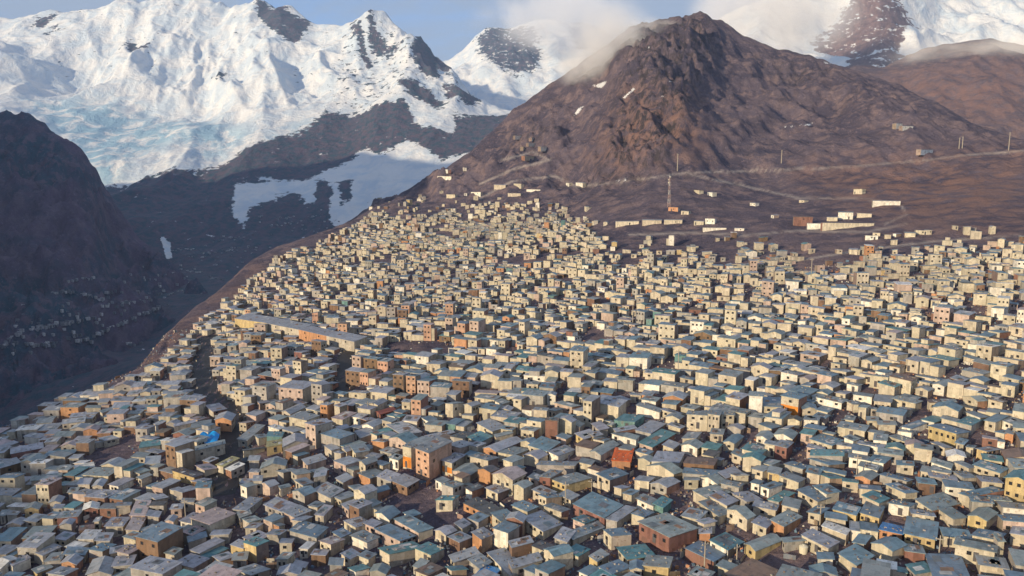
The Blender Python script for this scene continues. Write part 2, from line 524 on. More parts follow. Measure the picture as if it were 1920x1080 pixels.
# dark crag on the left of the valley
CRAG = [(-700, [(900, 760), (760, 1200), (560, 1500), (330, 1750), (120, 1950)]), (-100, [(910, 760), (740, 1200), (560, 1500), (360, 1750), (185, 1950)]),
        (0, [(910, 760), (740, 1200), (560, 1500), (370, 1750), (196, 1950)]), (60, [(910, 760), (740, 1200), (560, 1500), (380, 1750), (210, 1950)]),
        (110, [(910, 760), (740, 1200), (560, 1500), (400, 1750), (240, 1950)]), (150, [(910, 760), (740, 1200), (580, 1500), (410, 1760), (272, 1960)]),
        (178, [(910, 760), (740, 1200), (590, 1500), (430, 1780), (318, 1980)]), (200, [(930, 760), (760, 1200), (600, 1500), (470, 1800), (370, 2000)]),
        (280, [(970, 760), (800, 1200), (660, 1500), (540, 1800), (470, 2000)]), (420, [(1030, 760), (860, 1200), (720, 1500), (620, 1800), (590, 2000)])]


def crag_noise(x, y, z):
    a = noise.ridged_multi_fractal(Vector((x * .004, y * .003, z * .004)), 0.9, 2.1, 7, 1.0, 2.0)
    b = noise.ridged_multi_fractal(Vector((x * .016, y * .01, z * .01)), 0.9, 2.1, 5, 1.0, 2.0)
    c_ = noise.ridged_multi_fractal(Vector((x * .009 + 3, y * .004, z * .005)), 0.9, 2.1, 5, 1.0, 2.0)
    return (a - 1.0) * 60 + (b - 1) * 24 + (c_ - 1) * 38


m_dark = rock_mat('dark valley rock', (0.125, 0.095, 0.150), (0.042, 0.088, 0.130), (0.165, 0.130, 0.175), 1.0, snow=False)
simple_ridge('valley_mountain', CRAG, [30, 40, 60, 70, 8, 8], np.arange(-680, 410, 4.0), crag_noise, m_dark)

# far snowy peak between the two
PEAK = [(700, [(300, 4600), (200, 5300), (150, 6000)]), (840, [(290, 4600), (180, 5300), (115, 6000)]),
        (880, [(280, 4600), (170, 5300), (80, 6000)]), (905, [(280, 4600), (160, 5300), (56, 6000)]), (960, [(280, 4600), (160, 5300), (46, 6000)]),
        (1010, [(280, 4600), (160, 5300), (34, 6000)]), (1060, [(280, 4600), (160, 5300), (42, 6000)]), (1110, [(280, 4600), (160, 5300), (38, 6000)]),
        (1160, [(280, 4600), (170, 5300), (75, 6000)]), (1400, [(300, 4600), (200, 5300), (130, 6000)])]


def peak_noise(x, y, z):
    a = noise.ridged_multi_fractal(Vector((x * .002 + 7, y * .0016, z * .002)), 0.95, 2.1, 7, 1.0, 2.0)
    return (a - 1.0) * 90


simple_ridge('snow_mountain', PEAK, [60, 70, 8, 8], np.arange(705, 1395, 5.0), peak_noise, m_snow,
             [[(892, 66), (930, 46), (1006, 46), (1016, 90), (1008, 132), (968, 160), (925, 138), (895, 100)],
              [(1062, 45), (1110, 38), (1150, 70), (1150, 110), (1080, 100), (1064, 75)]], 14)

# snowy peak on the right and the brown shoulder before it
RP = [(1250, [(330, 2900), (160, 3400), (90, 3900)]), (1340, [(320, 2900), (140, 3400), (40, 3900)]), (1420, [(310, 2900), (120, 3400), (0, 3900)]),
      (1560, [(300, 2900), (110, 3400), (-35, 3900)]), (1650, [(300, 2850), (90, 3300), (-70, 3700)]), (1720, [(300, 2850), (95, 3350), (-50, 3900)]),
      (1760, [(300, 2850), (100, 3500), (-40, 4100)]), (1900, [(290, 2900), (90, 3500), (-50, 4100)]), (2400, [(290, 2900), (90, 3500), (-60, 4100)])]
simple_ridge('snow_mountain', RP, [70, 80, 8, 8], np.arange(1255, 2390, 5.0),
             lambda x, y, z: peak_noise(x * 1.4 + 300, y * 1.4, z * 1.4) * 0.8, snow_mat('snow over brown rock', (0.22, 0.155, 0.16), (0.13, 0.10, 0.115)),
             [[(1512, 62), (1560, 40), (1598, 6), (1612, -60), (1650, -60), (1692, 8), (1722, 34), (1748, 62), (1700, 60), (1688, 112),
               (1640, 108), (1600, 118), (1560, 86)], [(1560, 160), (1620, 95), (1690, 112), (1700, 128), (1640, 160)]], 10)
BR = [(1400, [(420, 1350), (300, 1600), (200, 2100)]), (1540, [(420, 1350), (290, 1600), (150, 2150)]), (1600, [(420, 1350), (280, 1600), (118, 2200)]),
      (1650, [(420, 1350), (270, 1600), (124, 2200)]), (1720, [(420, 1350), (260, 1600), (95, 2300)]),
      (1790, [(420, 1350), (250, 1600), (76, 2300)]), (1860, [(420, 1350), (245, 1600), (68, 2300)]), (1920, [(420, 1350), (240, 1600), (78, 2300)]),
      (2400, [(420, 1350), (240, 1600), (50, 2300)])]
m_brown = rock_mat('red brown rock', (0.21, 0.155, 0.17), (0.14, 0.115, 0.145), (0.27, 0.19, 0.18), 1.2, snow=False, tan=(0.27, 0.165, 0.15))
simple_ridge('far_hill', BR, [50, 80, 8, 8], np.arange(1405, 2390, 5.0), lambda x, y, z: crag_noise(x, y, z) * 0.3, m_brown,
             tanp=[[(1650, 150), (1920, 120), (1920, 240), (1780, 230)]])

# unseen ridge added on the left, shaped to shade the valley and lower-left town
dd = np.array([math.sin(SUN_AZ), math.cos(SUN_AZ)]); qq = np.array([math.cos(SUN_AZ), -math.sin(SUN_AZ)])
qs = np.linspace(-3000, -110, 100); ss = np.linspace(-1500, 110, 50)
Pk = np.zeros((100, 50, 3))
for i, q_ in enumerate(qs):
    for j, s_ in enumerate(ss):
        xy = dd * s_ + qq * q_
        cz = 27 + 473 * np.clip((-700 - q_) / 420, 0, 1) * np.clip((q_ + 3000) / 450, 0, 1) - 75 * np.clip((q_ + 230) / 100, 0, 1)
        prof = max(0.0, 1 - abs(s_ + 440) / (550 if s_ > -440 else 1060))
        zz = -420 + (cz + 420) * prof ** 0.9 + noise.fractal(Vector((xy[0] * .004, xy[1] * .004, 1)), 0.9, 2, 5) * (12 + 28 * float(np.clip((-600 - q_) / 300, 0, 1)))
        Pk[i, j] = (xy[0], xy[1], zz)
build_sheet('added_shade_ridge', Pk[::-1], m_dark, {'tan': Pk[..., 0] * 0, 'snow': Pk[..., 0] * 0})

# the land below everything, out to the horizon
g = np.linspace(-1, 1, 40)
GX, GY = np.meshgrid(g * 6900, g * 5700 + 2300, indexing='ij')
build_sheet('ground', np.stack([GX, GY, GX * 0 - 450], axis=-1), m_dark, {'tan': GX * 0, 'snow': GX * 0})

# mist and cloud that lie on the mountains, and the air between
def vapour(name, lab, center, size, dens, scale, lo, hi, rot=0.0, col=(1.0, 0.99, 1.0)):
    import bmesh
    bm = bmesh.new()
    bmesh.ops.create_icosphere(bm, subdivisions=3, radius=1.0)
    me = bpy.data.meshes.new(name); bm.to_mesh(me); bm.free()
    o = bpy.data.objects.new(name, me); C.objects.link(o)
    o.location = center; o.scale = size; o.rotation_euler = (0, rot, 0)
    m, t = new_mat(name)
    ob = t.n('ShaderNodeTexCoord').outputs['Object']
    r2 = t.n('ShaderNodeVectorMath', operation='LENGTH', inp={0: ob}).outputs['Value']
    nz = t.noise(t.n('ShaderNodeNewGeometry').outputs['Position'], scale, 5, 0.6, 0.3)
    d = t.math('SUBTRACT', nz, t.math('MULTIPLY', r2, 0.30))
    d = t.math('MULTIPLY', t.ramp(d, lo, hi), t.ramp(r2, 1.0, 0.55))
    pv = t.n('ShaderNodeVolumePrincipled', inp={'Color': (*col, 1), 'Density': t.math('MULTIPLY', d, dens), 'Anisotropy': -0.35})
    t.n('ShaderNodeOutputMaterial', inp={1: pv.outputs[0]})
    me.materials.append(m)
    o['kind'] = 'stuff'; o['label'] = lab; o['category'] = 'mist'


vapour('mist', 'wisps of mist drifting off the left shoulder of the brown peak', at(1140, 120, 1235), (95, 50, 95), 0.03, 0.018, 0.16, 0.48, 0.5)
vapour('mist', 'thin mist clinging to the rocky summit of the brown peak', at(1215, 62, 1290), (70, 50, 30), 0.014, 0.02, 0.18, 0.5)
vapour('cloud', 'white cloud bank behind the right side of the brown peak', at(1450, 28, 2900), (330, 230, 185), 0.008, 0.004, 0.12, 0.36)
vapour('cloud', 'mauve cloud hiding the tops of the far snowy peak', at(1065, 40, 5300), (700, 400, 230), 0.0035, 0.0028, 0.14, 0.42)
vapour('mist', 'thin mist on top of the red brown shoulder at the far right', at(1850, 100, 2150), (330, 150, 60), 0.006, 0.008, 0.16, 0.5)
bx0 = bpy.data.meshes.new('haze')
X, Y0_, Y1_, Z0_, Z1_ = 7000, -3500, 8200, -470, 1750
bx0.from_pydata([(-X, Y0_, Z0_), (X, Y0_, Z0_), (X, Y1_, Z0_), (-X, Y1_, Z0_), (-X, Y0_, Z1_), (X, Y0_, Z1_), (X, Y1_, Z1_), (-X, Y1_, Z1_)], [],
                [(3, 2, 1, 0), (4, 5, 6, 7), (0, 1, 5, 4), (1, 2, 6, 5), (2, 3, 7, 6), (3, 0, 4, 7)])
hz = bpy.data.objects.new('haze', bx0); C.objects.link(hz)
m, t = new_mat('haze')
pv = t.n('ShaderNodeVolumePrincipled', inp={'Color': (0.50, 0.68, 1.0, 1), 'Density': 0.000055, 'Anisotropy': 0.1})
t.n('ShaderNodeOutputMaterial', inp={1: pv.outputs[0]})
bx0.materials.append(m)
hz['kind'] = 'stuff'; hz['label'] = 'thin blue air between the town and the far mountains'; hz['category'] = 'haze'

# ------------------------------------------------------------------ materials of the town
def tinted(name, rough, spec, bump_scale, dirt, metallic=0.0, panel=(0.9, 2.4)):
    m, t = new_mat(name)
    col = t.attr('col', 'Color')
    uv = t.n('ShaderNodeUVMap', uv_map='UVMap').outputs[0]
    sc = t.n('ShaderNodeVectorMath', operation='DIVIDE', inp={0: uv, 1: (panel[0], panel[1], 1.0)})
    fl = t.n('ShaderNodeVectorMath', operation='FLOOR', inp={0: sc.outputs[0]})
    wn = t.n('ShaderNodeTexWhiteNoise', noise_dimensions='2D', inp={'Vector': fl.outputs[0]}).outputs[0]
    g = t.n('ShaderNodeNewGeometry').outputs['Position']
    st = t.noise(g, 0.8, 5, 0.7)
    big = t.noise(g, 0.16, 4, 0.6)
    v = t.math('ADD', t.math('MULTIPLY', wn, 0.46), 0.72)
    v = t.math('MULTIPLY', v, t.ramp(st, 0.3, 0.7, 1.0 - dirt, 1.08))
    cc = t.mix(1.0, col, t.n('ShaderNodeCombineColor', inp={0: v, 1: v, 2: v}).outputs[0], 'MULTIPLY')
    rust = t.math('MULTIPLY', t.ramp(t.math('ADD', st, t.math('MULTIPLY', wn, 0.12)), 0.60, 0.74), 0.55)
    cc = t.mix(rust, cc, (0.16, 0.085, 0.05))
    cc = t.mix(t.math('MULTIPLY', t.ramp(big, 0.5, 0.7), 0.25), cc, (0.22, 0.18, 0.15))
    w_ = t.n('ShaderNodeTexWave', wave_type='BANDS', bands_direction='X', inp={'Vector': uv, 'Scale': bump_scale})
    finish(t, cc, rough, w_.outputs[0], 0.35, 0.05, spec, metallic)
    return m


M_WALL = tinted('sheet wall', 0.8, 0.2, 1.4, 0.22)
M_ROOF = tinted('sheet roof', 0.55, 0.4, 1.8, 0.30)
m_, t_ = new_mat('window glass'); finish(t_, (0.02, 0.022, 0.028, 1), 0.25, spec=0.5); M_GLASS = m_
m_, t_ = new_mat('door'); finish(t_, t_.mix(t_.noise(t_.n('ShaderNodeNewGeometry').outputs[0], 0.7), (0.10, 0.05, 0.04), (0.09, 0.13, 0.16)), 0.7); M_DOOR = m_
m_, t_ = new_mat('pole wood'); finish(t_, (0.36, 0.32, 0.27, 1), 0.8); M_POLE = m_
m_, t_ = new_mat('tarpaulin'); g_ = t_.n('ShaderNodeNewGeometry').outputs[0]
finish(t_, t_.mix(t_.noise(g_, 0.6), (0.01, 0.20, 0.60), (0.02, 0.34, 0.78)), 0.45, t_.noise(g_, 1.5), 0.5, 0.3); M_TARP = m_
m_, t_ = new_mat('tower paint'); g_ = t_.n('ShaderNodeNewGeometry').outputs[0]
sz = t_.n('ShaderNodeSeparateXYZ', inp={0: g_}).outputs[2]
finish(t_, t_.mix(t_.math('GREATER_THAN', t_.math('FRACT', t_.math('MULTIPLY', sz, 0.14)), 0.5), (0.75, 0.72, 0.68), (0.55, 0.38, 0.32)), 0.6); M_TOWER = m_
m_, t_ = new_mat('tank plastic'); finish(t_, (0.62, 0.58, 0.46, 1), 0.5); M_TANK = m_

WALLC = {'c': (0.585, 0.525, 0.42), 'w': (0.82, 0.78, 0.70), 'g': (0.40, 0.38, 0.36), 'p': (0.54, 0.42, 0.37), 'o': (0.52, 0.28, 0.16),
         's': (0.56, 0.35, 0.26), 'r': (0.25, 0.13, 0.11), 'y': (0.56, 0.44, 0.24), 't': (0.15, 0.28, 0.28), 'n': (0.22, 0.14, 0.10)}
ROOFC = {'g': (0.285, 0.335, 0.36), 'b': (0.185, 0.285, 0.37), 'l': (0.37, 0.395, 0.46), 't': (0.12, 0.28, 0.32), 'd': (0.11, 0.12, 0.13),
         'w': (0.80, 0.80, 0.80), 'r': (0.32, 0.09, 0.07), 'p': (0.46, 0.38, 0.39), 'n': (0.21, 0.15, 0.12), 'y': (0.46, 0.42, 0.20),
         'o': (0.32, 0.19, 0.14), 'O': (0.85, 0.16, 0.03), 'B': (0.10, 0.34, 0.70), 'c': (0.5, 0.46, 0.4)}
WALLN = {'c': 'cream', 'w': 'off white', 'g': 'grey', 'p': 'pinkish', 's': 'salmon', 'o': 'orange brick', 'r': 'red', 'y': 'yellow', 't': 'teal', 'n': 'brown'}
ROOFN = {'g': 'grey', 'b': 'blue grey', 'l': 'pale grey', 't': 'teal grey', 'd': 'dark', 'w': 'whitish', 'r': 'red', 'p': 'pinkish grey',
         'n': 'brown', 'y': 'yellow', 'o': 'orange brown', 'O': 'orange', 'B': 'bright blue', 'c': 'cream'}
rnd = random.Random(11)


class MB:
    """collects faces with a colour, a material slot and flat uv in metres"""
    def __init__(self):
        self.v = []; self.f = []; self.c = []; self.m = []; self.uv = []

    def quad(self, pts, col, mat=0, uv0=(0, 0)):
        b = len(self.v)
        self.v += [tuple(p) for p in pts]
        self.f.append(tuple(range(b, b + len(pts))))
        self.c.append(col); self.m.append(mat)
        p = [Vector(q) for q in pts]
        ex = p[1] - p[0]
        ex = ex.normalized() if ex.length > 1e-6 else Vector((1, 0, 0))
        nrm = ex.cross(p[-1] - p[0])
        ey = nrm.cross(ex).normalized() if nrm.length > 1e-6 else Vector((0, 1, 0))
        self.uv.append([((q - p[0]).dot(ex) + uv0[0], (q - p[0]).dot(ey) + uv0[1]) for q in p])

    def hexa(self, b, t, col, mat=0, uv0=(0, 0), bottom=False):
        """b, t: four bottom and top corners, counter-clockwise from above"""
        for i in range(4):
            j = (i + 1) % 4
            self.quad([b[i], b[j], t[j], t[i]], col, mat, uv0)
        self.quad([t[0], t[1], t[2], t[3]], col, mat, uv0)
        if bottom:
            self.quad([b[3], b[2], b[1], b[0]], col, mat, uv0)

    def box(self, x0, x1, y0, y1, z0, z1, col=(1, 1, 1), mat=0):
        self.hexa([(x0, y0, z0), (x1, y0, z0), (x1, y1, z0), (x0, y1, z0)],
                  [(x0, y0, z1), (x1, y0, z1), (x1, y1, z1), (x0, y1, z1)], col, mat, bottom=True)

    def tube(self, a, b, r0, r1, n=6, col=(1, 1, 1), mat=0):
        a = Vector(a); b = Vector(b); d = (b - a).normalized()
        s = d.orthogonal().normalized(); t = d.cross(s)
        A = [a + (s * math.cos(i * 6.2832 / n) + t * math.sin(i * 6.2832 / n)) * r0 for i in range(n)]
        B = [b + (s * math.cos(i * 6.2832 / n) + t * math.sin(i * 6.2832 / n)) * r1 for i in range(n)]
        for i in range(n):
            j = (i + 1) % n
            self.quad([A[i], A[j], B[j], B[i]], col, mat)
        self.quad(B, col, mat); self.quad(A[::-1], col, mat)

    def build(self, name, mats, parent=None):
        me = bpy.data.meshes.new(name)
        me.from_pydata(self.v, [], self.f)
        cols = np.array([(*c, 1.0) for c, f in zip(self.c, self.f) for _ in f], dtype=np.float32)
        ca = me.color_attributes.new('col', 'FLOAT_COLOR', 'CORNER')
        ca.data.foreach_set('color', cols.ravel())
        ul = me.uv_layers.new(name='UVMap')
        ul.data.foreach_set('uv', np.array([u for f in self.uv for u in f], dtype=np.float32).ravel())
        for m in (mats if isinstance(mats, (list, tuple)) else [mats]):
            me.materials.append(m)
        me.polygons.foreach_set('material_index', np.array(self.m, dtype=np.int32))
        me.update()
        o = bpy.data.objects.new(name, me)
        C.objects.link(o)
        if parent is not None:
            o.parent = parent
        return o


def jit(c, a=0.06):
    k = 1 + rnd.uniform(-a, a) * 1.6
    return tuple(max(0.01, min(0.9, x * k + rnd.uniform(-a, a) * 0.12)) for x in c)


def house_geo(s):
    """local geometry of a house: x along the front, y into depth, z up from the base. Returns part -> MB"""
    w_, d_, h, sk, dz = s['w'], s['d'], s['h'], s['skew'], s['sink']
    wc, rc = s['wc'], s['rc']
    uv0 = (s['seed'] % 97 * 1.3, s['seed'] % 89 * 1.7)
    B = [(0, 0, -dz), (w_, 0, -dz), (w_ + sk, d_, -dz), (sk, d_, -dz)]
    W, R = MB(), MB()
    typ = s['roof']
    o, th = s['over'], 0.13

    def block(x0, x1, y0, y1, z0, zf, zb, wcol, rcol):
        b = [(x0, y0, z0), (x1, y0, z0), (x1, y1, z0), (x0, y1, z0)]
        t = [(x0, y0, zf), (x1, y0, zf), (x1, y1, zb), (x0, y1, zb)]
        for i in range(4):
            j = (i + 1) % 4
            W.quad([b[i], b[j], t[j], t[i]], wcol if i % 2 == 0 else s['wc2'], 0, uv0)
        q = o * .6
        ky = q * (zf - zb) / (y1 - y0)
        lo = [(x0 - q, y0 - q, zf + ky + .01), (x1 + q, y0 - q, zf + ky + .01), (x1 + q, y1 + q, zb - ky + .01), (x0 - q, y1 + q, zb - ky + .01)]
        R.hexa(lo, [(x, y, z + .12) for x, y, z in lo], rcol, 0, uv0, True)
    if s.get('split'):
        fr, hr, flip, wc_, rc_, dd_ = s['split']
        a, h2 = w_ * fr, h * hr
        if flip:
            block(w_ - a, w_, 0, d_, -dz, h, h - s['pitch'], wc, rc); block(0, w_ - a - .01, .3, d_ * dd_, -dz, h2, h2 - .3, wc_, rc_)
        else:
            block(0, a, 0, d_, -dz, h, h - s['pitch'], wc, rc); block(a + .01, w_, .3, d_ * dd_, -dz, h2, h2 - .3, wc_, rc_)
        return W, R
    if s.get('upper'):
        x0, x1, y0, y1, hh_, wc_, rc_ = s['upper']
        block(x0 * w_, x1 * w_, y0 * d_, y1 * d_, h - 1.0, h + hh_, h + hh_ - .3, wc_, rc_)
    if typ == 'gable':
        rise = 0.16 * w_
        T = [(0, 0, h), (w_, 0, h), (w_ + sk, d_, h), (sk, d_, h)]
        F, K_ = (w_ / 2, 0, h + rise), (w_ / 2 + sk, d_, h + rise)
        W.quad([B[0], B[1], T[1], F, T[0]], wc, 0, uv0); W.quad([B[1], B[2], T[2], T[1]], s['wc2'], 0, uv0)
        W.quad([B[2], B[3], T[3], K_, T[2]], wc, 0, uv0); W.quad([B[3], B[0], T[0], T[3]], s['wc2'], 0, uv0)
        oz = o * rise / (w_ / 2)
        for (a, b, sgn) in ((F, K_, -1), (F, K_, 1)):
            e = 0 if sgn < 0 else 1
            ex = -o if sgn < 0 else w_ + o
            p = [(ex, -o, h - oz), (a[0], -o, a[2]), (b[0], d_ + o, b[2]), (ex + sk, d_ + o, h - oz)]
            if sgn > 0:
                p = [p[1], p[0], p[3], p[2]]
            lo = [(x, y, z + 0.01) for x, y, z in p]; hi = [(x, y, z + th) for x, y, z in p]
            R.hexa(lo, hi, rc, 0, uv0, True)
    else:
        zf, zb, sl = h, h - s['pitch'], s['side']
        T = [(0, 0, zf), (w_, 0, zf - sl), (w_ + sk, d_, zb - sl), (sk, d_, zb)]
        for i in range(4):
            j = (i + 1) % 4
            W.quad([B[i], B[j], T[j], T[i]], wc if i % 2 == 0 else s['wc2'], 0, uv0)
        kx = o * sl / w_; ky = o * s['pitch'] / d_
        lo = [(-o, -o, T[0][2] + ky + kx + .01), (w_ + o, -o, T[1][2] + ky - kx + .01), (w_ + sk + o, d_ + o, T[2][2] - ky - kx + .01), (sk - o, d_ + o, T[3][2] - ky + kx + .01)]
        hi = [(x, y, z + th) for x, y, z in lo]
        R.hexa(lo, hi, rc, 0, uv0, True)
        for (px, py, pw, pd, pc) in s['patch']:          # odd sheets laid on the roof
            f = lambda x, y: (x + sk * y / d_, y, T[0][2] + th + .03 - sl * x / w_ - s['pitch'] * y / d_)
            q = [f(px, py), f(px + pw, py), f(px + pw, py + pd), f(px, py + pd)]
            R.hexa(q, [(x, y, z + .04) for x, y, z in q], pc, 0, (px * 7, py * 5))
    return W, R


def openings(s):
    """window and door boxes on the front and right-hand side: (kind, x, z, w, h, side)"""
    out = []
    w_, h = s['w'], s['h']
    off = 0.0
    if s.get('split'):
        w_ = s['w'] * s['split'][0]
        off = s['w'] - w_ if s['split'][2] else 0.0
    n = s['nwin']
    floors = max(1, int(round(h / 2.7)))
    if n >= 8:
        floors = 4
    if n > 0:
        cols = max(1, int(math.ceil(n / floors)))
        k = 0
        for fl in range(floors - 1, -1, -1):
            for c_ in range(cols):
                if k >= n:
                    break
                k += 1
                ww = min(0.85, w_ / cols * 0.42)
                x = w_ * (c_ + 0.5) / cols + rnd.uniform(-.15, .15) * w_ / cols
                z = h - (floors - 1 - fl) * (h / floors) - h / floors * 0.45
                out.append(('window', off + x - ww / 2, z - .4, ww, min(0.8, h / floors * .32), 0))
    if s['door']:
        x = rnd.uniform(0.1, 0.7) * w_
        out.append(('door', off + x, -s['sink'] * 0 + 0.02, min(0.95, w_ * .25), min(2.0, h * .75), 0))
    if rnd.random() < 0.25 and s['d'] > 4 and not s.get('split'):
        for k in range(rnd.choice((1, 1, 2, 3))):
            x = s['d'] * (k + .5) / 3
            out.append(('window', x, h * 0.55, 0.9, min(.9, h * .28), 1))
    if s.get('fac'):
        out.append(('facade', 0.05, 0.0, w_ - 0.1, h * 0.52, 0))
    return out


def opening_mb(mb, s, op, world=None, base_mat=0):
    kind, x, z, ww, hh, side = op
    sk, d_ = s['skew'], s['d']
    L = math.hypot(sk, d_)
    if side == 0:
        P = lambda a, y, zz: (a, -y, zz)
    else:
        P = lambda a, y, zz: (s['w'] + sk * a / d_ + y * d_ / L, a, zz)

    def bx(a0, a1, y0, y1, z0, z1, col, mat):
        b = [P(a0, y1, z0), P(a1, y1, z0), P(a1, y0, z0), P(a0, y0, z0)]
        t = [P(a0, y1, z1), P(a1, y1, z1), P(a1, y0, z1), P(a0, y0, z1)]
        if world:
            b = [world(p) for p in b]; t = [world(p) for p in t]
        mb.hexa(b, t, col, mat)
    if kind == 'window':
        fc = tuple(.75 * q for q in s['wc'])
        bx(x - .06, x + ww + .06, -0.02, 0.05, z - .06, z + hh + .06, fc, base_mat)
        bx(x, x + ww, -0.01, 0.07, z, z + hh, (0.02, .02, .03), base_mat + 1)
    elif kind == 'door':
        bx(x, x + ww, -0.02, 0.06, z, z + hh, (0.1, .06, .05), base_mat + 2 if base_mat else 0)
    else:
        bx(x, x + ww, -0.02, 0.04, z, z + hh, (0.70, 0.26, 0.05), base_mat)


# ------------------------------------------------------------------ where the houses stand
GX0, GY0, CELL = -700.0, 60.0, 0.7
OCC = np.zeros((2400, 1750), dtype=np.uint8)


def cells(A, e, n_, w_, d_, sk, mar=0.0, step=0.6):
    a = np.arange(mar, max(w_ - mar, mar + .1), step); b = np.arange(mar, max(d_ - mar, mar + .1), step)
    aa, bb = np.meshgrid(a, b)
    aa = aa + sk * bb / d_
    X = A[0] + e[0] * aa + n_[0] * bb; Y = A[1] + e[1] * aa + n_[1] * bb
    i = ((X - GX0) / CELL).astype(int); j = ((Y - GY0) / CELL).astype(int)
    ok = (i >= 0) & (i < OCC.shape[0]) & (j >= 0) & (j < OCC.shape[1])
    return i[ok], j[ok]


def corners(s):
    A, e, n_ = s['A'], s['e'], s['n']
    return [(A[0] + e[0] * x + n_[0] * y, A[1] + e[1] * x + n_[1] * y) for x, y in
            ((0, 0), (s['w'], 0), (s['w'] + s['skew'], s['d']), (s['skew'], s['d']))]


def base_setup(s, ztop=None):
    zs = [ground_xy(*c) for c in corners(s)]
    if any(z is None for z in zs):
        return False
    lo, hi = min(zs), max(zs)
    if ztop is None:
        s['z'] = hi if hi - lo < 1.5 else (hi + lo) / 2 + .4
    else:
        s['z'] = max(min(hi, ztop - 2.2), lo)
        s['h'] = ztop - s['z']
    s['sink'] = s['z'] - lo + 1.2
    return True


def fill_defaults(s, wcode, rcode, nwin=None):
    s['wk'], s['rk'] = wcode, rcode
    s['wc'] = jit(WALLC[wcode]); s['rc'] = jit(ROOFC[rcode], 0.09)
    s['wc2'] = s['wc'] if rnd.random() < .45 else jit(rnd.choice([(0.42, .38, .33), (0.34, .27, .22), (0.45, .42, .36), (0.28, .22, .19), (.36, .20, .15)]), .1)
    s['seed'] = rnd.randrange(10000)
    s['over'] = rnd.uniform(0.15, 0.4)
    s['roof'] = 'gable' if rnd.random() < 0.13 and s['w'] < 9 else 'mono'
    s['pitch'] = rnd.choice((0.0, 0.2, 0.5, 0.8, -0.3)) * min(1.0, s['d'] / 6)
    s['side'] = rnd.uniform(-0.45, 0.45) if rnd.random() < .5 else 0.0
    s['door'] = rnd.random() < 0.3
    s['nwin'] = rnd.choice((0, 0, 0, 0, 0, 1, 1, 2)) if nwin is None else nwin
    s['patch'] = []
    if rnd.random() < .6:
        for _ in range(rnd.choice((1, 2, 3, 4))):
            pw, pd = rnd.uniform(.8, min(2.6, s['w'] * .45)), rnd.uniform(1.0, min(3.0, s['d'] * .5))
            s['patch'].append((rnd.uniform(.1, s['w'] - pw - .1), rnd.uniform(.1, s['d'] - pd - .1), pw, pd,
                               jit(rnd.choice([(.5, .5, .5), (.16, .19, .22), (.28, .17, .12), (.62, .62, .62), (.2, .28, .33)]))))
    return s


def from_pixels(u1, v1, u2, v2, hpx, u3, v3, code, hmin=2.5):
    """front wall top edge (u1,v1)-(u2,v2), its height in pixels, the far right roof corner (u3,v3)"""
    g_ = ground_px(u2, v2 + hpx)
    if g_ is None:
        return None
    r2 = ray(u2, v2)
    Y2 = g_.y
    z2 = r2[2] * Y2 / r2[1]
    if z2 - g_.z < hmin:
        lo, hi = Y2 * 0.6, Y2 * 1.05
        for _ in range(30):
            m = (lo + hi) / 2
            p = r2 * (m / r2[1])
            gg = ground_xy(p[0], p[1])
            if gg is None:
                return None
            if p[2] - gg > hmin:
                lo = m
            else:
                hi = m
        Y2 = lo; z2 = r2[2] * Y2 / r2[1]
    P2 = r2 * (Y2 / r2[1])

    def onplane(u, v):
        r = ray(u, v)
        return r * (z2 / r[2])
    P1 = onplane(u1, v1); P3 = onplane(u3, v3)
    e = (P1 - P2)[:2]
    L = np.linalg.norm(e)
    lim = max(1.5, 2.2 * abs(u2 - u1) * Y2 / F_PX)
    if L > lim:
        e = e * (lim / L)
    A = P2[:2] + e
    w_ = np.linalg.norm(e)
    e = -e / w_
    n_ = np.array([-e[1], e[0]])
    if n_[1] < 0 and abs(n_[1]) > .3:
        return None
    D = (P3 - P2)[:2]
    d_ = float(np.clip(D @ n_, 3.0, 24.0)); sk = float(np.clip(D @ e, -0.3 * d_, 0.3 * d_))
    return dict(A=A, e=e, n=n_, w=float(w_), d=d_, skew=sk, ztop=float(z2))


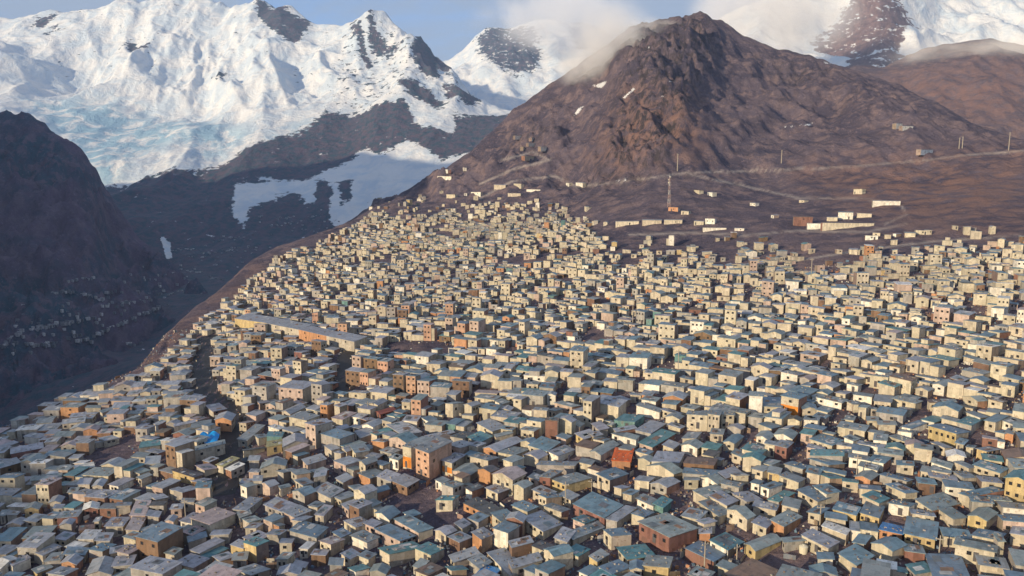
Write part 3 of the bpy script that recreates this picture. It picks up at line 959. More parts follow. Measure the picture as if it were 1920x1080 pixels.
TRACE = """@0 740
200 385 390 350 50 430 300 cl
410 325 580 320 55 600 270 cg
520 275 585 275 30 640 240 wg
815 130 925 125 50 950 95 cg
960 150 1130 140 60 1150 100 cg
1125 185 1150 195 85 1265 140 cg
1270 150 1480 140 70 1500 90 pl2
790 260 950 240 50 970 190 cl
700 330 950 310 60 960 270 cl3
1350 300 1385 310 115 1580 240 cg2
1500 130 1550 150 70 1710 130 cl
1730 330 1780 345 50 1850 300 wl
1100 490 1180 520 30 1340 490 cl
900 440 960 560 70 1170 540 pl
770 670 850 850 90 1060 810 cw =long hall with a pale arched roof and bright left wall beside the dark open lot;hall
230 760 410 780 120 440 690 cg2
500 840 640 850 50 700 790 gg
650 830 760 820 45 790 780 cg
565 680 730 700 110 760 640 gg
120 670 490 600 60 480 530 rl
0 830 230 760 100 240 680 nl
20 960 130 960 90 250 890 gd
350 970 680 950 60 690 900 cg
870 1010 1005 1010 110 1020 950 cl
1040 1030 1150 1030 80 1200 960 cl
1230 1010 1330 1030 60 1500 950 wl
1480 700 1630 710 50 1650 640 cg
1640 780 1790 770 60 1800 700 gl
1560 600 1800 560 60 1850 500 gt
1490 860 1570 880 60 1700 850 cg
1550 930 1590 950 50 1700 900 cg
730 480 750 540 50 880 470 wg
270 470 450 490 30 500 430 wl
500 540 640 530 50 690 480 gl
10 610 200 540 60 260 480 gl
0 520 60 510 50 100 470 wg
1100 90 1210 85 60 1240 30 gl
1250 70 1480 70 60 1500 10 pl
@320 740
350 90 480 190 50 600 130 cl
500 280 680 290 130 690 220 ol2 =small orange brick house on the corner of the main street above the blue tarpaulin
240 640 610 560 110 650 480 cg2
0 480 50 650 120 190 620 cl
290 800 380 840 70 520 800 cp
20 850 265 930 75 330 900 yd =low yellow walled house with a dark roof below the blue tarpaulin
755 500 860 515 60 900 320 gg
920 420 990 500 60 1060 470 cg
790 540 820 640 60 1050 570 wd
1080 470 1250 470 100 1270 400 tt =teal walled house with a teal roof above a yellow awning
1080 590 1250 560 60 1260 500 yy =low hut under a yellow awning roof below the teal house
1260 590 1540 540 60 1540 450 cl2
1100 360 1220 400 20 1240 350 ww =shed under a bright white tarpaulin right of the main street
850 220 960 250 60 1040 190 pl
590 810 760 720 60 820 660 cy =shed with a faded yellow roof right beside the main street
680 860 830 800 40 860 720 gw
880 740 990 740 90 1000 690 gl
1010 830 1290 800 90 1310 740 cg2
880 870 990 880 70 1000 830 pl
1345 850 1415 900 120 1570 880 cg1
1400 960 1490 1020 110 1580 960 cg
780 1000 930 1000 80 960 950 cl
930 970 1025 970 150 1030 920 cl1
1200 1010 1240 1060 90 1330 1010 cg
1450 690 1540 790 60 1720 700 pl
1720 570 1810 630 90 1900 600 cl
1840 650 1915 660 130 1990 620 cl
1610 930 1740 910 120 1760 830 gl
1250 190 1345 220 40 1480 130 cl
1680 110 1760 120 180 1840 90 ol3 =narrow tall orange brick tower house in the middle of the town;building
1840 120 1900 150 170 1990 120 cl
1840 350 1900 400 80 2000 350 cl
960 60 1000 100 50 1150 10 pl
1430 200 1460 210 60 1600 190 wg
1550 260 1640 370 40 1800 330 cl
40 360 280 310 40 300 270 cl
230 380 440 350 50 450 260 cg2
@0 0
3132 4356 3402 4380 190 3560 4300 pl6 =pink three storey building with rows of dark windows beside the main street;building
@640 740
835 600 985 655 320 1240 520 sg8 =tall salmon brick building with a flat roof and four pairs of dark windows;building
690 580 785 600 240 850 560 cgf =narrow house with orange lower storey left of the tall salmon brick building
540 710 640 740 110 690 690 wg2
1135 740 1245 770 150 1390 650 clf
1250 860 1410 930 60 1530 830 pg4
1535 840 1675 870 140 1810 860 od =bright orange brick block without a finished roof right of the salmon building;building
1600 600 1740 640 110 2040 520 ol1 =long salmon brick house with a sloping roof above the orange block;building
200 750 270 790 160 400 740 cg1
275 700 400 720 40 465 650 wl
65 530 160 640 150 310 600 cg2
0 600 60 640 130 100 590 cl
330 430 400 460 90 580 410 ct
350 520 480 540 130 560 500 ol =orange walled house behind the narrow house left of the tall salmon building
110 370 215 480 50 330 400 cl
215 270 280 290 80 400 270 ol =small orange house with grey roof among grey sheds left of centre
390 190 440 220 40 600 170 rr =low shed with a dull red roof left of centre
680 80 770 90 120 800 60 cl1
780 75 850 80 140 960 60 cl
700 290 850 310 50 880 250 wl
905 260 980 300 50 1050 250 wb1
1010 110 1090 130 80 1160 100 cg
1170 100 1255 120 140 1375 90 cg
1385 110 1465 130 140 1560 100 cl
500 330 700 450 30 900 420 gl
930 450 980 500 60 1240 400 pl
1530 320 1700 400 70 1850 350 cl
1700 420 1740 480 60 1920 430 cg
1730 70 1815 110 50 1880 80 wg1
1500 30 1720 60 50 1800 20 cg
1420 480 1560 540 60 1700 470 gt
1060 960 1140 990 50 1220 950 wg
575 970 740 1040 90 870 960 nl
400 920 560 980 50 640 900 gl
-60 940 20 990 40 130 940 gl
@960 740
15 45 105 55 140 210 40 cl
245 170 390 180 180 410 150 cl =tall blank cream house left of a rough brown brick wall
375 290 512 300 200 530 260 rn =rough brown brick block between two tall cream houses;building
515 275 670 310 170 720 280 cl =tall blank cream house right of the rough brown brick block
390 0 490 10 120 500 -20 wl1
410 170 485 190 70 560 180 cg
480 90 675 140 100 780 130 pg2
690 170 755 190 70 945 140 wl
720 10 790 30 100 890 10 cg1
100 390 245 410 130 300 380 cg2
185 570 395 630 110 540 540 cb2
415 640 520 690 40 690 600 wl
720 440 815 500 50 910 420 yl1
920 470 1010 450 80 1030 410 gl1
1065 345 1125 360 60 1180 330 cg
1125 440 1250 475 70 1370 420 wg1
1250 470 1395 510 25 1420 470 wg
1435 540 1580 590 100 1830 450 pt1 =long brown house with a teal roof right of the orange roof
880 310 990 400 40 1080 380 gl
1130 370 1180 420 30 1380 360 gl
1390 400 1560 440 30 1730 310 gl
1150 290 1380 310 30 1520 240 tt =low shed with a green teal roof above the orange roof
1125 740 1330 755 25 1365 625 oO =shed with a bright orange roof in the right half of the town
880 640 1000 680 40 1200 560 gg
1200 600 1330 610 30 1420 540 gg
960 890 1100 950 150 1300 860 cb2 =two storey grey shed with a ribbed metal roof just below the orange roof
1520 800 1820 890 70 1930 860 cg
1570 750 1880 760 50 1940 640 wl1
1380 960 1540 990 60 1600 920 cl
1560 1000 1740 1040 60 1900 980 gl
760 760 890 790 60 920 730 cg
275 790 700 800 60 880 740 gg
310 920 430 940 150 560 870 rg1 =brick red house front beside a yellow front below a grey roof
445 950 610 1010 120 890 930 yg3 =yellow painted house front beside the brick red front
190 930 300 960 110 330 880 pg
1125 30 1230 70 70 1335 70 cl
1330 0 1450 10 50 1470 -20 cl
1460 0 1570 20 80 1600 -30 ol =small orange house at the left end of an orange row
1700 30 1920 50 100 1980 0 ol4 =long low orange brick row above the wide cream building;building
1690 170 1870 210 70 1900 180 cl2
1400 120 1660 190 25 1680 150 wg
@1280 740
50 220 280 240 170 300 190 cg3 =left wing of the wide cream building below the orange brick row;building
285 215 415 235 190 430 190 cg5 =middle wing of the wide cream building with a tall stack of windows;building
440 220 580 220 160 680 190 cg4 =right wing of the wide cream building with two rows of windows;building
750 10 900 20 240 910 -30 wg =tall plain cream tower house right of the wide cream building;building
900 130 1110 140 110 1120 20 cb2
1110 10 1305 50 215 1400 0 cbf =cream gabled house with a bright orange lower storey;building
620 10 740 20 80 760 -30 cg
1350 160 1500 160 80 1520 110 cb1
1505 170 1630 200 70 1700 130 cb1
1365 280 1520 290 90 1570 250 wg1
855 330 1000 390 60 1090 340 cb
1120 380 1180 390 40 1390 380 gl
830 470 970 510 20 1020 450 wg
1030 450 1235 500 25 1290 430 wg
1440 500 1680 580 80 1800 520 cb2
0 490 135 500 60 230 430 cg1
310 440 450 450 100 470 400 cg1
460 530 580 550 80 680 470 cb1
215 590 380 620 80 440 570 ct2
555 660 665 690 60 690 620 cg
670 610 890 660 110 960 590 ct2
925 550 1035 570 140 1050 520 cl1
1040 570 1170 600 150 1240 520 rl2 =rusty red fronted house joined to a cream one right of the wide cream building
780 830 900 860 90 1000 830 cg
890 770 995 800 50 1090 760 cg1
1090 910 1305 980 100 1380 920 cg
960 870 1090 900 50 1110 840 yg
1400 870 1540 900 110 1560 840 cb
1540 890 1655 940 80 1800 930 ct
770 990 860 1020 90 900 960 wb1
880 1030 970 1060 70 1120 1000 wb1
540 890 600 930 60 740 920 cg
415 880 490 920 25 560 800 gl
20 960 175 960 60 200 900 cg1
200 930 390 1000 25 480 970 wg
10 770 350 800 30 390 740 nn
1730 610 1770 660 60 1880 620 wb
1830 280 1920 300 60 1930 250 cg
1820 480 1920 510 60 1990 480 wg
1460 20 1790 80 45 1850 40 wg
1850 80 1920 100 60 1960 60 cg
1150 780 1350 830 30 1440 790 gb
1430 720 1640 790 20 1850 770 gb
1440 680 1800 700 40 1830 650 gt
0 880 420 900 50 500 860 gb
@1600 740
235 70 420 90 110 440 0 cg3
435 40 700 100 90 770 80 cg1
0 0 210 30 20 230 -30 wg
860 90 985 90 80 1000 70 cn2
1005 75 1150 80 110 1180 60 cg
1240 20 1400 70 60 1480 70 cg
60 140 145 150 140 230 130 cg
0 110 60 110 70 80 90 cg
155 290 275 295 100 290 260 cg
285 335 475 340 90 530 310 cg
1520 50 1680 90 60 1730 60 cn
1850 110 1920 130 80 1960 100 cg
770 280 910 310 30 1040 250 wt
1170 310 1330 360 20 1430 270 gt
1280 200 1430 260 30 1500 240 wg
545 360 640 380 20 850 330 wb
500 410 655 430 25 680 390 wg
850 350 1160 440 150 1300 400 yb5 =long yellow and orange fronted building with a blue grey roof near the right edge;building
1160 540 1240 560 60 1280 520 cb
1480 290 1600 330 70 1640 240 cb
1600 420 1700 440 60 1800 390 cb
1680 290 1820 340 20 1900 300 wg
1800 370 1930 380 110 1960 330 cg
1710 430 1800 450 80 1830 400 og =narrow orange brick house by the right edge above the yellow painted building
395 470 640 530 90 750 520 cg
225 510 375 520 45 390 460 wg
880 540 1030 590 90 1100 570 cl2
60 550 330 600 25 350 560 wl
165 740 340 770 30 480 730 wb
60 800 270 850 35 300 790 wg
20 920 190 960 90 280 900 og =small orange fronted house below two pale strips of wall in the lower right
490 790 680 800 60 740 760 cb1
1060 690 1250 700 30 1290 650 ww
1270 590 1350 600 110 1380 560 cg
1390 610 1500 640 70 1640 600 yg
880 760 1100 820 20 1110 780 wg
880 850 1090 880 80 1110 800 cg
760 860 860 880 70 880 830 cg
1140 760 1300 830 40 1340 790 cg
1360 790 1650 880 90 1730 840 cb3
1130 870 1250 940 90 1390 920 gg
1715 930 2000 1000 260 2100 920 yt6 =tall bright yellow painted building cut by the right edge of the view;building
300 900 600 960 20 790 1000 gb
@0 900
770 140 860 140 50 880 100 cg
275 330 435 330 60 450 270 yg
80 390 190 390 80 200 340 cl
0 400 60 395 60 80 360 cg
560 250 680 250 70 690 190 cl
600 320 700 310 60 720 270 cl
640 430 870 410 60 930 340 rl =low house with a dull red front in the lower left corner of the town
945 330 1100 320 60 1110 260 rw
1120 320 1300 330 60 1300 250 rg
1310 290 1460 270 60 1470 240 cl
1415 560 1560 560 60 1640 400 cp1 =cream end wall of the long pinkish roof in the lower left
1470 400 1630 400 30 1690 250 pp
1190 520 1380 520 60 1450 420 cl
670 510 800 500 100 830 470 gl
890 570 1050 540 50 1060 510 nn
1060 470 1110 470 110 1120 430 cl
250 660 520 630 70 640 500 ng
80 500 230 500 60 290 460 gl
690 930 860 950 50 880 870 ol =pinkish orange hut with dark door gaps near the bottom left corner
420 1050 580 980 60 560 900 yg
980 1060 1250 1060 60 1260 900 gl
1660 400 1780 400 60 1800 340 cl
1680 290 1840 300 40 1850 250 gd
1860 460 1950 470 50 1960 420 pl
1700 180 1760 220 40 1870 190 cl
1270 970 1480 960 90 1520 850 gl
1680 960 1760 980 40 1850 930 pg
1860 820 1960 850 60 2010 800 cg
0 1000 200 890 20 230 870 ww
140 970 340 880 20 350 850 wl
480 850 680 740 20 700 700 gl
730 830 950 830 20 960 760 gb
500 920 680 900 30 760 800 gg
1080 680 1230 680 20 1260 600 gl
1000 780 1150 800 30 1300 700 gb
1240 830 1420 780 30 1540 720 gl
1650 680 1800 640 30 1830 560 gl
880 660 1050 680 30 1090 590 gl
@320 900
675 730 820 790 90 870 740 yl
820 700 960 745 190 1110 700 yt =tall house with a sunlit yellow side wall and teal roof in the lower left;building
840 540 960 540 100 1050 480 cl
810 440 880 470 50 1000 440 cg
700 260 780 430 40 850 360 cg
1225 710 1360 710 110 1380 650 cl1
1190 890 1310 890 80 1440 820 cg
1450 770 1540 770 100 1630 690 ww
30 590 180 590 60 280 550 cg
280 90 440 90 210 460 10 pb =tall pale pink house with a blue grey roof at the foot of the main street;building
120 250 260 250 60 270 200 cl
0 330 120 320 80 140 280 pl
110 460 230 490 30 370 390 wl
490 860 560 900 100 700 940 gl
700 900 850 890 90 860 840 gg
730 1010 900 1070 90 1170 1010 cl
240 1060 300 1080 40 450 1020 ww
1210 1060 1440 1060 60 1450 1010 gl
1380 960 1510 970 80 1520 920 gl
1790 950 1920 940 160 1930 880 gg
1580 840 1740 850 60 1780 770 nl
1370 450 1470 460 40 1590 390 cl
700 330 850 350 30 1030 180 gl
1060 280 1300 370 30 1410 270 gl
1550 290 1650 310 30 1730 240 cg
1625 390 1720 410 30 1820 300 cl
1340 570 1640 650 30 1700 500 gb
1610 110 1800 210 70 1920 120 cl
1830 590 1920 650 30 2000 600 cb
200 700 400 640 30 410 580 gb
450 620 650 610 30 680 540 gl
150 420 420 440 30 450 350 gl
1080 610 1220 620 60 1300 560 gl
@640 900
80 70 150 100 90 320 130 cg
350 90 410 140 50 540 100 cb
1065 225 1250 240 110 1370 230 ct =cream block with a teal grey roof standing in the bare brown lot
1375 260 1690 400 90 1840 310 od4 =orange brick house with a row of dark veranda openings right of the bare lot;building
1690 370 1800 460 130 1960 420 cb
1475 590 1580 660 170 1700 600 ol =narrow orange brick wall house below the orange veranda house
1280 490 1360 530 60 1450 470 cl
380 550 660 690 70 830 620 pb2 =long pink walled house with two dark windows in the lower middle
270 490 370 530 100 400 480 pl2
430 770 540 830 160 920 740 ct =large grey block with a sunlit cream left wall and teal roof at the bottom;building
600 440 870 590 40 1030 550 pb
710 370 780 400 30 860 370 wb
30 460 160 530 50 340 480 cl
0 270 80 330 50 220 270 pl
90 990 160 1030 70 310 990 wt
200 850 305 890 50 330 850 cg
320 1030 500 1060 60 540 990 gg
0 830 100 880 60 210 800 cl
810 970 900 1010 40 980 930 gg
1210 640 1330 700 70 1460 640 nl
1220 850 1270 900 60 1540 820 cl
1190 980 1240 1020 80 1420 1000 ct1
1440 900 1560 990 30 1680 920 gg
1620 790 1900 1070 80 2060 960 cl1
1530 1050 1700 1080 60 1790 970 gB =house with a bright blue roof at the bottom edge near the middle
1400 90 1470 130 40 1600 60 wd
1630 90 1760 150 50 1880 90 cl
390 370 540 440 40 620 350 wb
@960 900
300 165 385 200 150 610 180 cb2 =small cream tower house with two stacked windows left of a utility pole
120 430 350 560 120 560 440 cl4 =cream house with a row of square windows and large grey roof at the bottom
-60 430 120 470 180 150 420 rl
625 600 690 650 100 1030 490 cg
360 780 470 860 220 690 800 cb1 =tall plain cream block with a blue roof at the bottom edge;building
1030 560 1120 620 170 1350 600 cb1
870 860 960 920 60 1080 830 yg =little yellow fronted shed at the bottom edge right of the middle
980 980 1120 1060 80 1340 970 cb
1330 1000 1460 1000 80 1480 950 cb1
755 1030 850 1070 60 980 980 wb
1170 740 1300 890 50 1600 840 ct
0 1000 340 900 120 360 830 gl2
690 270 1040 430 70 1250 300 rb2
1060 440 1180 460 100 1530 330 gl
1430 470 1770 640 190 2080 540 rg3 =long dark red hall with a broad grey roof at the bottom right of middle;hall
1150 80 1230 100 90 1330 70 cl
1250 150 1345 170 80 1460 140 cb
1410 210 1590 290 30 1620 220 wg
1600 270 1700 310 60 1790 220 tt =small teal walled shed behind the long dark red hall
0 760 230 700 70 240 640 nl
480 650 620 700 60 660 560 gl
530 440 570 450 80 740 400 cb
1480 960 1760 1000 80 1800 880 yg
@1280 900
120 120 280 210 50 540 140 cg
300 180 500 290 20 620 220 cl
190 250 410 400 80 500 320 cg1
500 330 725 440 140 800 400 cg =wide blank cream wall house with dark roof in the lower right
1300 115 1520 220 80 1640 180 cb2 =cream house with two small dark windows on a slanted front in the lower right
1480 70 1620 170 20 1760 140 wb
1415 360 1540 400 110 1640 330 cb1
30 770 350 920 110 510 790 rb =house with a rusty red edge under a grey blue roof behind two poles
310 680 510 790 20 680 660 wt
170 460 240 490 150 420 520 cl
190 600 310 600 60 410 540 ol =tiny salmon orange room standing on a roof behind two poles
700 720 820 800 90 1110 680 yg =long low shed with a rounded yellow end beside the dark yard
1110 640 1150 700 70 1330 620 gg
790 480 940 540 70 1000 440 cl
1000 450 1140 520 70 1330 400 og
1340 620 1640 770 60 1760 690 cl2
1570 520 1840 620 50 1880 560 cw
1690 330 1950 420 60 2000 330 yb3
1525 885 1690 890 60 1740 830 wb
1760 830 1960 960 50 2100 840 cb
480 1060 800 1200 100 1100 1040 nn =broad rough brown roof cut by the bottom edge below the dark yard
1440 1060 1740 1080 60 1720 990 gb
960 220 1080 260 30 1260 160 gt
560 150 720 240 50 900 200 gl
@1600 900
105 175 290 260 70 400 200 ct
400 260 625 310 50 690 270 wb
700 220 890 330 100 1190 220 cg =large cream hip roofed house with a broad grey roof in the lower right
965 330 1130 440 80 1260 400 cg =cream box house on a raised dark base right of the large grey roofed house
205 710 440 800 110 600 730 cb =blank cream front house with a flat blue grey roof near the bottom right
290 555 550 590 80 600 480 oB2 =orange walled house with a bright blue and white roof in the lower right
580 600 920 670 100 945 480 yb3 =yellow fronted house with a dark blue roof next to the bright blue roof
80 370 290 430 110 350 300 yb3
1150 720 1590 810 170 1610 760 cg =long cream walled shed with half of its front in shadow by the right corner
1340 620 1625 680 80 1770 620 cb
1630 690 1700 690 200 1740 650 cg =slim cream column of a house in the lower right corner
900 1090 1300 1100 60 1350 850 cb =broad smooth blue grey roof at the bottom edge near the right corner
1185 150 1310 200 70 1690 140 cb
1290 400 1500 460 80 1620 370 yg
370 50 590 150 50 720 130 cb
600 960 700 1060 60 850 980 gt
1770 600 1950 640 50 1980 560 cl
0 910 90 970 60 200 900 wb
0 700 120 720 60 280 640 gb
@0 0
2640 3582 3000 3636 110 3072 3576 yl =left end of the long two storey row building in the upper town;building
3000 3636 3360 3708 120 3432 3648 cl4 =second section from the left of the long row building in the upper town;building
3360 3708 3672 3780 125 3744 3720 ol3 =third section from the left of the long row building in the upper town;building
3672 3780 3984 3840 120 4050 3768 cl3 =right end of the long row building beside the dark cross street;building"""
houses = []
ou = ov = 0
for line in TRACE.strip().splitlines():
    if line[0] == '@':
        ou, ov = [float(q) for q in line[1:].split()]
        continue
    lab = None
    if '=' in line:
        line, lab = line.split('=')
    tk = line.split()
    n7 = [float(q) / 6 for q in tk[:7]]
    s = from_pixels(ou + n7[0], ov + n7[1], ou + n7[2], ov + n7[3], n7[4], ou + n7[5], ov + n7[6], tk[7])
    if s is None:
        continue
    code = tk[7]
    nw = [int(ch) for ch in code[2:] if ch.isdigit()]
    zt = s.pop('ztop')
    if not base_setup(s, zt) or s['w'] < 1.2:
        continue
    i, j = cells(s['A'], s['e'], s['n'], s['w'], s['d'], s['skew'], 0.2)
    if lab is None and len(i) and OCC[i, j].mean() > 0.45:
        continue
    OCC[i, j] = 1
    fill_defaults(s, code[0], code[1], nw[0] if nw else None)
    if lab and s['h'] > 5:
        s['pitch'] = 0.15; s['side'] = 0; s['roof'] = 'mono'
    s['fac'] = 'f' in code[2:]
    cat = 'house'
    if lab:
        lab = lab.strip()
        if ';' in lab:
            lab, cat = lab.split(';')
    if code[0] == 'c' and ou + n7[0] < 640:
        s['wc'] = tuple(.5 * a + .5 * b for a, b in zip(s['wc'], (.43, .40, .38)))  # left-hand walls greyed: the soft shade there is put into their colour
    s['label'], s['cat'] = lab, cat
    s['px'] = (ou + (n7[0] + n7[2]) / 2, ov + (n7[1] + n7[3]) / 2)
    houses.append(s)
print('traced kept', len(houses))

# streets and bare places, as seen on the slope
OPEN = [[(378, 630), (396, 630), (392, 700), (404, 732), (440, 765), (449, 800), (449, 870), (432, 915), (412, 940), (396, 935), (412, 885),
         (422, 850), (420, 795), (394, 768), (372, 742), (368, 700)],
        [(662, 628), (676, 630), (652, 690), (648, 745), (634, 745), (634, 690)], [(728, 642), (838, 644), (840, 670), (730, 670)],
        [(172, 832), (250, 822), (244, 874), (178, 878)], [(735, 925), (800, 905), (830, 955), (862, 962), (858, 1000), (800, 990), (735, 955)],
        [(1395, 1030), (1520, 1005), (1530, 1060), (1410, 1080)], [(393, 915), (445, 905), (440, 935), (400, 950)],
        [(1730, 745), (1755, 745), (1700, 830), (1688, 828)], [(1100, 620), (1135, 622), (1132, 650), (1100, 650)]]


def far_or_lane(x, y):
    q = noise.noise(Vector((x * .021, y * .021, 4.0)))
    q2 = noise.noise(Vector((x * .013 + 40, y * .016, 9.0)))
    return abs(q) < 0.028 or abs(q2) < 0.016


ci = GX0 + (np.arange(OCC.shape[0] // 2) + .5) * 2 * CELL; cj = GY0 + (np.arange(OCC.shape[1] // 2) + .5) * 2 * CELL
CX, CY = np.meshgrid(ci, cj, indexing='ij')
OU, OV = proj_arr(np.stack([CX, CY, gz(CX, CY)], axis=-1))
for pl in OPEN:
    q = np.array(pl)
    sel = (OU > q[:, 0].min() - 3) & (OU < q[:, 0].max() + 3) & (OV > q[:, 1].min() - 3) & (OV < q[:, 1].max() + 3)
    si, sj = np.nonzero(sel)
    ins = sdist(OU[si, sj], OV[si, sj], pl) > 0
    for a_ in (0, 1):
        for b_ in (0, 1):
            OCC[2 * si[ins] + a_, 2 * sj[ins] + b_] = 1

cand = []
yy = 118.0
while yy < 1180:
    step = 7.4 if yy < 300 else 6.3
    xx = -560.0
    while xx < 760:
        cand.append((xx + rnd.uniform(-2, 2), yy + rnd.uniform(-1.6, 1.6)))
        xx += step * 1.08
    yy += step * 0.92
cand2 = []
for _ in range(22000):
    y_ = 118 + 900 * rnd.random() ** 1.3
    cand2.append((rnd.uniform(-0.72, 0.72) * y_, y_))
CA = np.array(cand + cand2)
zz = np.array([(ground_xy(*c) or -9999) for c in CA])
CU, CV = proj_arr(np.stack([CA[:, 0], CA[:, 1], zz], axis=-1))
inside = sdist(CU, CV, TOWN)
opn = np.max([sdist(CU, CV, p) for p in OPEN], axis=0)
vis = (CU > -60) & (CU < 1985) & (CV < 1180) & (zz > -5000)
WK = 'c' * 130 + 'w' * 16 + 'g' * 26 + 'p' * 14 + 'o' * 2 + 'y' * 1 + 'n' * 8 + 'r' * 1 + 't' * 1
RKL = 'l' * 44 + 'g' * 22 + 'b' * 10 + 'p' * 12 + 'w' * 5 + 't' * 3 + 'n' * 4
RK = 'g' * 30 + 'b' * 26 + 'l' * 24 + 't' * 8 + 'w' * 3 + 'd' * 3 + 'p' * 3 + 'n' * 3


def try_house(A, e, w_, d_, second, u, v, mar):
    n_ = np.array([-e[1], e[0]])
    i, j = cells(A, e, n_, w_, d_, 0.0, mar)
    if len(i) == 0 or OCC[i, j].any():
        return None
    core = 1 if 430 < u < 900 and 590 < v < 960 else 0
    r_ = rnd.random()
    h = rnd.uniform(1.9, 2.6) if r_ < .66 else rnd.uniform(3.2, 4.4) if r_ < .965 - .10 * core else rnd.uniform(5.4, 7.8)
    if second:
        h = rnd.uniform(1.8, 2.4) if r_ < .85 else rnd.uniform(3.2, 4.1)
    s = dict(A=A, e=e, n=n_, w=w_, d=d_, skew=0.0, h=h)
    if not base_setup(s):
        return None
    OCC[i, j] = 1
    wk = rnd.choice(WK)
    if u < 560 and v > 640 and rnd.random() < .55:
        wk = rnd.choice('ggpn')  # duller wall colours on the left imitate the shade lying there
    if core and (rnd.random() < .06 or h > 5):
        wk = rnd.choice('spgncs')
    fill_defaults(s, wk, rnd.choice(RK if u > 700 else RKL))
    if w_ > 5.0 and rnd.random() < .42:
        s['roof'] = 'mono'; s['patch'] = []; s['side'] = 0
        s['split'] = (rnd.uniform(.5, .72), rnd.uniform(.6, .85) if h < 3 else rnd.uniform(.5, .8), rnd.random() < .5,
                      jit(WALLC[rnd.choice(WK)]), jit(ROOFC[rnd.choice(RK)], .09), rnd.uniform(.55, 1.0))
    elif h < 3 and w_ > 4.5 and d_ > 5 and rnd.random() < .22:
        s['roof'] = 'mono'; s['patch'] = []
        a0 = rnd.choice((0.04, rnd.uniform(.2, .4)))
        s['upper'] = (a0, a0 + rnd.uniform(.4, .55), rnd.uniform(.02, .3), rnd.uniform(.6, .95), rnd.uniform(1.6, 2.1), jit(WALLC[rnd.choice(WK)]), jit(ROOFC[rnd.choice(RK)], .09))
    if h > 5:
        s['nwin'] = rnd.choice((4, 6, 6)); s['roof'] = 'mono'
    s['label'] = None; s['cat'] = 'house'; s['px'] = (u, v)
    houses.append(s)
    return s


def px_ok(x, y):
    z = ground_xy(x, y)
    if z is None:
        return None
    u, v = project(x, y, z)
    if not (-60 < u < 1985 and v < 1180):
        return None
    U_, V_ = np.array([u]), np.array([v])
    ins = sdist(U_, V_, TOWN)[0]
    return u, v, ins


first = list(range(len(cand)))
rnd.shuffle(first)
for k in first + list(range(len(cand), len(CA))):
    u, v = CU[k], CV[k]
    if not vis[k] or inside[k] < (1.0 if u < 690 else -34.0):
        continue
    thin = 1.0
    if inside[k] < 14 and u > 690:
        q = (inside[k] + 34) / 48.0
        thin = 0.06 + 0.7 * q ** 2.2 + (0.25 if noise.noise(Vector((CA[k][0] * .03, CA[k][1] * .03, 8))) > .2 else 0)
    x, y = CA[k]
    second = k >= len(cand)
    if u < 1140 and v < 470:
        thin *= min(1.0, max(0.0, (v - 372) / 75.0)) * .55 + .12
    elif v < 600:
        thin *= 0.46
    if v < 500 and noise.noise(Vector((x * .024, y * .024, 3.0))) < -0.12:
        thin *= 0.3
    if rnd.random() > thin:
        continue
    fs = 1.0 - 0.34 * min(1, max(0, (y - 190) / 240.0)) - 0.03 * min(1, max(0, (y - 500) / 200.0))
    t_far = min(1, max(0, (y - 230) / 320.0)); t_left = min(1, max(0, (-x - 10) / 130.0))
    ang = math.radians(-36 + 26 * t_far + 18 * t_left * (1 - t_far) + noise.noise(Vector((x * .009, y * .009, 1))) * 40 + rnd.uniform(-3, 3))
    e = np.array([math.cos(ang), math.sin(ang)]); n_ = np.array([-e[1], e[0]])
    w_ = (rnd.uniform(4.8, 9.5) if not second else rnd.uniform(3.2, 6.0)) * fs
    d_ = (rnd.uniform(4.8, 8.8) if not second else rnd.uniform(3.0, 5.2)) * fs
    A = np.array([x, y]) - e * w_ / 2 - n_ * d_ / 2
    s = try_house(A, e, w_, d_, second, u, v, 0.2 if not second else 0.08)
    if s is None or second:
        continue
    P_ = A + e * w_
    for _ in range(rnd.choice((1, 2, 3, 4, 6)) if thin > .5 else rnd.choice((0, 1))):
        w2, d2 = rnd.uniform(3.8, 9.5) * fs, rnd.uniform(4.5, 8.5) * fs
        A2 = P_ + e * rnd.choice((0.12, 0.12, 0.3, 0.9)) + n_ * rnd.uniform(-.5, .6)
        c_ = A2 + e * w2 / 2 + n_ * d2 / 2
        o_ = px_ok(c_[0], c_[1])
        if o_ is None or o_[2] < 1:
            break
        if try_house(A2, e, w2, d2, False, o_[0], o_[1], 0.12) is None:
            break
        P_ = A2 + e * w2
print('houses', len(houses))

